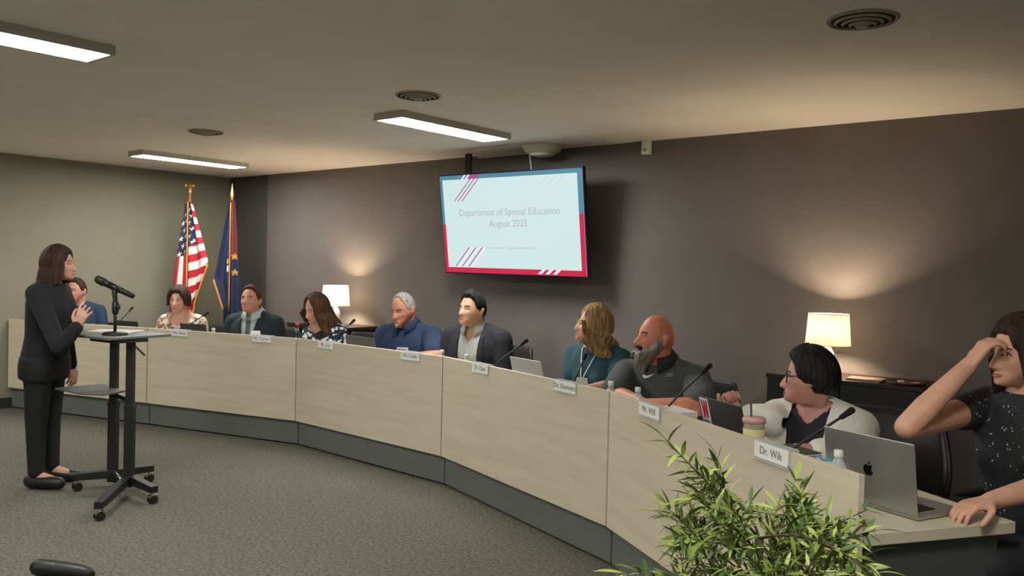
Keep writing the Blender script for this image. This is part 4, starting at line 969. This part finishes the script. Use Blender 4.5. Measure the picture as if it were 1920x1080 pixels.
# P5
m_polo = mat('navy_polo', '#1c3050', .85, 0, .12, 40, .1, 300)
p = person('heavyset man with grey hair and goatee looking down, blue polo shirt', (-5.13, 4.86, 1.115), -74, -84, 1.12, pitch=-18, sk='#bd7f66', lean=15, belly=.07, wide=1.18, sw=.205, armw=1.15,
           top=dict(m=m_polo, off=.014, name='polo_shirt'), sleeve=.84, sleeve_ease=.028, arms=dict(L=((-4.60, 4.72, .785), (-4.85, 4.46, .72))), collar=dict(m=mat('navy_collar', '#182843', .85), open=18), brow='#4a3a30',
           hair=dict(el=[(0, 60), (25, 62), (50, 40), (72, 5), (90, -2), (105, 0), (125, -20), (180, -26)], th=[(0, .008), (60, .006), (180, .008)], seed=9, wave=.001), hairm=h_grey)
p['decal']('name_badge', p['top'], [(-.07, .415), (.02, .415), (.02, .382), (-.07, .382)], mat('badge_white', '#cfcfcf', .5), .007)
p['decal']('badge_lettering', p['top'], [(-.062, .404), (.012, .404), (.012, .394), (-.062, .394)], mat('badge_ink', '#6a6f78', .5), .0085)
gt = MB(); 
for a_, z_, r_ in ((-.022, -.085, .012), (0, -.092, .016), (.022, -.085, .012), (-.028, -.066, .007), (.028, -.066, .007), (-.016, -.048, .006), (.016, -.048, .006), (0, -.104, .016)): gt.ell((a_, fyc(round(a_, 3), z_, 0)-.002, z_), (r_, r_*.6, r_), nu=12, nv=8)
p['hpart']('goatee', gt, h_greyb, .005)
chair(-5.08, 5.03, -90, 'black office chair holding the man in the blue polo', seat_z=.36, bw=.50)
# P6
m_blz = mat('dark_navy_blazer', '#1d1f29', .85, 0, .15, 60, .1, 300)
p = person('young man with black hair in an open dark navy blazer over a light shirt', (-4.325, 4.80, 1.145), -76, -92, 1.10, pitch=3, sk='#c99b80', lean=10, wide=1.0, sw=.19,
           top=dict(m=m_lsh, off=.010), sleeve=1.0, jacket=dict(m=m_blz, opening=((.082, .53), (.045, -.12))), collar=dict(m=m_lsh, open=22), brow='#17120f', neck_cut=lambda c: c.z > .47+.9*abs(c.x) and c.y > .02 and abs(c.x) < .04,
           hair=dict(el=[(0, 44), (30, 44), (52, 34), (72, 6), (90, -2), (105, 0), (125, -22), (180, -30)], th=[(0, .030), (40, .026), (70, .016), (100, .010), (180, .014)], seed=11, wave=.004), hairm=h_black)
suit_front(p, .085, .51, .052, .05, m_blz, None, .045)
for k in range(5): c_ = p['onto'](p['top'], .0, .42-.075*k, .003); me = MB().ell(c_, (.006, .003, .006), nu=10, nv=6).mesh('button'); me.transform(p['T']); link('button', me, m_white, p['t'], True)
chair(-4.27, 4.98, -92, 'black office chair holding the man in the open blazer', seat_z=.38, bw=.48)
# P7
m_teal = mat('teal_knit_top', '#1d4a54', .85, 0, .1, 40, .1, 300)
p = person('woman with wavy dark blond hair in a teal top wearing a white lanyard', (-3.03, 4.50, 1.115), -84, -136, 1.0, pitch=4, fem=1, sk='#d09e88', bust=.05, lean=9, wide=1.1, sw=.175, voxel=.006, headfwd=.02,
           top=dict(m=m_teal, name='knit_top'), sleeve=.66, sleeve_ease=.022, brow='#5a4330', arms=dict(L=((-2.72, 4.30, .79), (-2.87, 4.06, .75)), R=((-3.12, 4.42, .73), (-3.03, 4.18, .73))),
           hair=dict(el=[(0, 55), (22, 52), (45, 18), (62, -8), (180, -15)], th=[(0, .020), (60, .026), (180, .030)], drop=[(0, 0), (44, 0), (58, .10), (80, .15), (110, .165), (180, .17)], flare=.028, wave=.010, curl=.020, seed=12), hairm=h_blond)
m_lan = mat('lanyard_white', '#c9d2d2', .7)
for sd in (-1, 1): p['ribbon']('lanyard', p['top'], lambda v: (sd*(.060-.055*v)+.02*v-.004, .53-.17*v), lambda v: (sd*(.060-.055*v)+.02*v+.004, .53-.17*v), m_lan, lift=.006, k=3, n=30, sol=.002)
p['decal']('badge', p['top'], [(-.02, .365), (.06, .365), (.06, .29), (-.02, .29)], mat('badge_white', '#cfcfcf'), .010)
chair(-2.98, 4.70, -95, 'black office chair holding the woman in teal', seat_z=.38, bw=.48)
# P8
m_gpolo = mat('charcoal_polo', '#484c4b', .85, 0, .1, 40, .1, 300)
p = person('bald man with a long grey beard in a charcoal polo shirt', (-2.46, 4.28, 1.085), -82, -122, 1.10, pitch=3, sk='#cf8468', lean=12, belly=.04, wide=1.08, sw=.195, armw=1.08, voxel=.006,
           top=dict(m=m_gpolo, off=.014, name='polo_shirt'), sleeve=.9, sleeve_ease=.03, collar=dict(m=mat('charcoal_collar', '#2b2d2d', .85), open=16), brow='#3b2b24', lips='#8f5249',
           arms=dict(R=((-2.58, 4.06, .775), (-2.30, 3.93, .76)), L=((-1.98, 3.93, .785), (-2.27, 3.86, .775))))
bdk = MB()
p['hpart']('beard', beard_mesh([(0, -38), (20, -37), (35, -27), (55, -20), (75, -4), (98, 14)], [(0, .026), (40, .022), (70, .014), (98, .005)], .055), h_greyb)
for sd in (-1, 1): bdk.chain([(0, fyc(0, -.048, 0)+.0, -.048), (sd*.022, fyc(.022, -.052, 0)-.001, -.054), (sd*.031, fyc(.031, -.07, 0)-.001, -.078)], [.010, .012, .011], 10)
bdk.ell((0, fyc(0, -.09, 0)-.004, -.09), (.024, .016, .014), nu=12, nv=8)
bdk.ell((0, fyc(0, -.09, 0)+.012, -.098), (.020, .014, .022), nu=12, nv=8)
p['hpart']('moustache', bdk, h_bdark, .004)
sw_ = [(-.0, .0), (.006, -.012), (.02, -.017), (.038, -.011), (.066, .008), (.036, -.002), (.02, -.005), (.011, -.001), (.011, .010)]
p['decal']('chest_logo', p['top'], [(.055-x, .490+z) for x, z in sw_], mat('logo_white', '#d5d5d2', .5), .006)
for dz in (0, .008): p['decal']('chest_emblem', p['top'], [(-.070-dz*.5, .487+dz), (-.106, .487+dz), (-.104+dz*.5, .493+dz), (-.073, .493+dz)], mat('logo_grey', '#7c8080', .5), .006)
chair(-2.37, 4.54, -84, 'black office chair holding the bald bearded man', seat_z=.35, bw=.48, back_h=.38)
# P9
m_card = mat('white_cardigan_knit', '#ebe9dd', .9, 0, .06, 60, .25, 260); m_blk = mat('black_top', '#24262b', .8, 0, .1, 40)
p = person('woman with short dark hair and glasses in a white cardigan, fist raised', (-1.385, 3.76, 1.005), -93, -166, 1.05, pitch=-4, roll=6, fem=1, sk='#cf998a', lean=15, bust=.05, wide=1.15, sw=.18, voxel=.0048, headfwd=.035,
           top=dict(m=m_blk, name='top', off=.008), sleeve=.4, jacket=dict(m=m_card, name='cardigan', sleeve=1.55, opening=((.082, .53), (.055, -.12))), brow='#2e221c',
           neck_cut=lambda c: c.z > .49+.8*abs(c.x) and c.y > -.01 and abs(c.x) < .09,
           arms=dict(R=((-1.535, 3.70, .80), (-1.70, 3.70, .82)), L=((-1.13, 3.56, .73), (-1.30, 3.38, .755))),
           hands=dict(R=dict(d=(-.45, .0, .9), n=(.7, -.6, .2), curl=(75, 80, 50), side=-1, spread=2), L=dict(d=(-.7, -.2, -.05), n=(0, 0, -1))),
           hair=dict(el=[(0, 40), (30, 38), (50, 26), (66, -2), (85, -12), (110, -34), (180, -42)], th=[(0, .030), (50, .024), (80, .020), (120, .026), (180, .026)], seed=15, wave=.005), hairm=h_black)
gl = MB(); gy = fyc(.031, .004, 1)+.014
for sd in (-1, 1):
    gl.tube([(sd*.033+.025*math.cos(a), gy+.002-.10*abs(.025*math.cos(a))*.3-(.012 if sd*math.cos(a) > .7 else 0)*.4, .002+.019*math.sin(a)) for a in [2*PI*k/20 for k in range(21)]], .003, 6)
    gl.tube([(sd*.058, gy-.006, .008), (sd*.076, .03, .008), (sd*.082, -.02, .004), (sd*.079, -.03, -.012)], .0022, 6)
gl.tube([(-.008, gy+.001, .006), (0, gy+.004, .008), (.008, gy+.001, .006)], .002, 6)
p['hpart']('glasses', gl, mat('glasses_frame', '#17110f', .3))
ck = p['onto'](p['top'], .0, .25, .008); nk = MB().tube([p['onto'](p['top'], .075, .45, .006), p['onto'](p['top'], .035, .34, .006), ck, p['onto'](p['top'], -.035, .34, .006), p['onto'](p['top'], -.075, .45, .006)], .0011, 6).ell(ck+Vector((0, 0, -.008)), (.007, .004, .009), nu=10, nv=8)
me = nk.mesh('necklace'); me.transform(p['T']); link('necklace', me, m_chrome, p['t'], True)
chair(-1.20, 3.98, -98, 'large black leather chair behind the white cardigan', seat_z=.33, m=m_leather, bw=.56, back_h=.43, back_off=.22, lean=10)
# P10
p = person('person at the right edge with a bare raised arm, elbow on the laptop side', (-.53, 3.46, 1.20), -118, -135, 1.05, pitch=-8, fem=1, sk='#dca88c', lean=8, bust=.04, voxel=.0055, headfwd=.03, wide=1.05,
           top=dict(m=mat_floral('dark_floral', '#222427', ['#26282b', '#b9bdb8', '#2a2c30', '#303338'], 60, .25), name='blouse'), sleeve=.35, brow='#3a2a20',
           arms=dict(R=((-.805, 3.08, .95), (-.655, 3.26, 1.165)), L=((-.38, 3.32, .80), (-.55, 3.08, .75))), hands=dict(R=dict(d=(.45, .35, .8), n=(.6, .5, 0), curl=(30, 40, 30), side=1)),
           hair=dict(el=BOB_EL, th=[(0, .02), (60, .02), (180, .022)], drop=[(0, 0), (48, 0), (62, .12), (100, .16), (180, .18)], flare=.01, seed=17), hairm=h_brown)
chair(-.50, 3.72, -116, 'black office chair holding the person at the right edge', seat_z=.42)
# speaker
p = person('person in black standing at the rolling lectern, raising a hand', (-5.74, 2.42, 1.42), 40, 48, .93, pitch=-4, fem=1, sk='#c9957f', lean=4, stand=True, voxel=.005, sw=.17, wide=1.08, bust=.03,
           top=dict(m=mat('black_sweater', '#15161a', .9), name='sweater'), sleeve=1.95, legs='#121316', brow='#2c1f1a', group='person standing at the lectern',
           arms=dict(R=((-5.40, 2.29, .92), (-5.345, 2.37, 1.045)), L='down'), hands=dict(R=dict(d=(.25, .25, .9), n=(-.5, .5, 0), curl=(18, 22, 15), side=1, spread=9)),
           hair=dict(el=BOB_EL, th=[(0, .018), (60, .02), (180, .022)], drop=[(0, 0), (48, 0), (62, .10), (100, .14), (180, .16)], flare=.01, seed=19), hairm=h_brown)

# ------------------------------------------------------------------ potted olive plant
PX, PY = -.80, 1.93
PT = thing('potted_olive_plant', 'leafy artificial olive tree in the right foreground before the dais', 'plant', (PX, PY, 0))
part('pot', MB().lathe([(.001, .0), (.12, 0), (.125, .01), (.15, .30), (.158, .305), (.158, .33), (.145, .33), (.14, .28), (.001, .28)], n=40), mat('dark_pot', '#33322f', .6), PT, True)
part('soil', MB().lathe([(.139, .285), (.07, .295), (.001, .298)], n=24), mat('moss_soil', '#3a3422', .95, 0, .4, 60, .6, 80), PT, True)
m_bark = mat('olive_bark', '#4c4331', .85, 0, .3, 60, .3, 120)
m_leafA = mat('olive_leaf', '#6f8036', .45, 0, .28, 9, spec=.4); m_leafB = mat('olive_leaf_dark', '#4a6130', .45, 0, .25, 9); m_leafC = mat('olive_leaf_light', '#9fae5a', .5, 0, .2, 9)
m_olive = mat('dark_olive_fruit', '#241c1f', .3)
rnd = random.Random(21)
def rv(a, b): return rnd.uniform(a, b)
trunk = catmull([(0, 0, .28), (.01, .01, .44), (-.015, .0, .64), (-.02, .0, .83)])
part('trunk', MB().tube(trunk, [.016-.006*k/len(trunk) for k in range(len(trunk))], 10), m_bark, PT, True)
def leaf_mesh(L, W, bend):
    n = 7; v = []; f = []
    for k in range(n):
        t = k/(n-1); w_ = W*.5*math.sin(PI*min(.985, max(.02, t))**.85)**.9; z = -bend*t*t*L; y = L*t
        v += [(-w_, y, z+.12*w_), (0, y, z-.10*w_), (w_, y, z+.12*w_)]
    for k in range(n-1):
        a = 3*k; f += [(a, a+1, a+4, a+3), (a+1, a+2, a+5, a+4)]
    me = bpy.data.meshes.new('leaf'); me.from_pydata(v, [], f); me.update(); shade(me, True); return me
LM = []
for k, (L_, W_, b_) in enumerate(((.062, .0125, .25), (.052, .011, .1), (.070, .013, .4), (.045, .010, .3))):
    for m_ in (m_leafA, m_leafB, m_leafC): me = leaf_mesh(L_, W_, b_); me.materials.append(m_); LM.append(me)
twigs = MB(); leaves = []; tips = []
cam_dir = Vector((-PX, -PY, 0)).normalized()
NB = 88
for k in range(NB):
    if k < 6: z0 = .40+.04*k
    st = trunk[int(len(trunk)*(.35+.64*(k/NB)))-1] if k < NB-8 else trunk[-1]
    az = k*2.399+rv(-.3, .3); el = rv(-.1, 1.0) if k < NB*.65 else rv(.35, 1.35)
    dirv = Vector((math.cos(az)*math.cos(el), math.sin(az)*math.cos(el), math.sin(el)))
    Ln = rv(.27, .40)*(1.04 if el < .6 else (.98 if el < 1.0 else .80))
    pts = [Vector(st)]; dcur = dirv.copy(); nst = 7
    for q in range(nst):
        dcur = (dcur+Vector((rv(-.16, .16), rv(-.16, .16), rv(-.10, .10)-(.10 if el < .6 else .05)))).normalized(); pts.append(pts[-1]+dcur*Ln/nst)
    lat = pts[-1].x*.772+pts[-1].y*.635
    if pts[-1].z > (.93 if lat < .16 else .99) and lat > -.09: continue
    twigs.tube(pts, [.0036-.0026*i/nst for i in range(nst+1)], 5)
    cp = catmull(pts, 4); tips.append(cp[-1])
    subs = [cp]
    for q in range(2):
        i0 = rnd.randint(9, 20); d0 = (cp[i0]-cp[i0-1]).normalized(); sd = (d0+Vector((rv(-1, 1), rv(-1, 1), rv(-.5, .9)))*.8).normalized(); sp = [cp[i0]]
        for _ in range(5): sd = (sd+Vector((rv(-.15, .15), rv(-.15, .15), rv(-.12, .08)))).normalized(); sp.append(sp[-1]+sd*rv(.02, .03))
        twigs.tube(sp, [.002-.0012*i/5 for i in range(6)], 5); subs.append(catmull(sp, 4))
    for sp in subs:
        n_ = len(sp); phl = rv(0, 6.28)
        for i in range(max(4, n_//4), n_, 2):
            d0 = (sp[i]-sp[i-1]).normalized(); a_ = d0.orthogonal().normalized(); b2 = d0.cross(a_); phl += 1.57+rv(-.3, .3)
            for q in (0, 1):
                if rnd.random() < .12: continue
                side = a_*math.cos(phl+q*PI)+b2*math.sin(phl+q*PI); ld_ = (d0*rv(.5, .9)+side*rv(.6, 1)).normalized()
                leaves.append((sp[i], ld_, rnd.randrange(len(LM)), rv(.68, 1.08)))
        leaves.append((sp[-1], (sp[-1]-sp[-2]).normalized(), rnd.randrange(len(LM)), rv(.8, 1.2)))
part('branches', twigs, m_bark, PT, True)
def leafM(pos, d, sc):
    x = d.cross(Vector((0, 0, 1))); x = x.normalized() if x.length > .05 else Vector((1, 0, 0)); x = (x+Vector((rnd.gauss(0, .35), rnd.gauss(0, .35), rnd.gauss(0, .35)))); x = (x-d*x.dot(d)).normalized(); z = x.cross(d)
    Mx = Matrix((x*sc, d*sc, z*sc)).transposed().to_4x4(); Mx.translation = pos; return Mx
leaves = [l for l in leaves if not (l[0].z > (.955 if l[0].x*.772+l[0].y*.635 < .14 else 1.0) and l[0].x*.772+l[0].y*.635 > -.08)]
leaves.sort(key=lambda l: -(l[0].dot(cam_dir)+.4*l[0].z))
near = [l for l in leaves if l[0].z > .45]; far_ = [l for l in leaves if l[0].z <= .45]
sel = near[:300]; rest = near[300:]+far_
for pos, d, k, sc in sel:
    o = bpy.data.objects.new('leaf', LM[k]); COL.objects.link(o); o.parent = PT; o.matrix_local = leafM(pos, d, sc)
for mi in range(3):
    V = []; Fc = []
    for pos, d, k, sc in rest:
        if k % 3 != mi: continue
        Mx = leafM(pos, d, sc); o0 = len(V); V += [tuple(Mx @ q.co) for q in LM[k].vertices]; Fc += [tuple(i+o0 for i in q.vertices) for q in LM[k].polygons]
    me = bpy.data.meshes.new('foliage'); me.from_pydata(V, [], Fc); me.update(); o = link('foliage', me, (m_leafA, m_leafB, m_leafC)[mi], PT, True); o['kind'] = 'stuff'
for k in range(16):
    tp = tips[(k*5) % len(tips)]*rv(.85, .97)+Vector((0, 0, .04)) ; part('olive', MB().ell(tuple(tp+Vector((0, 0, -.012))), (.0085, .0085, .0105), nu=12, nv=8), m_olive, PT, True)
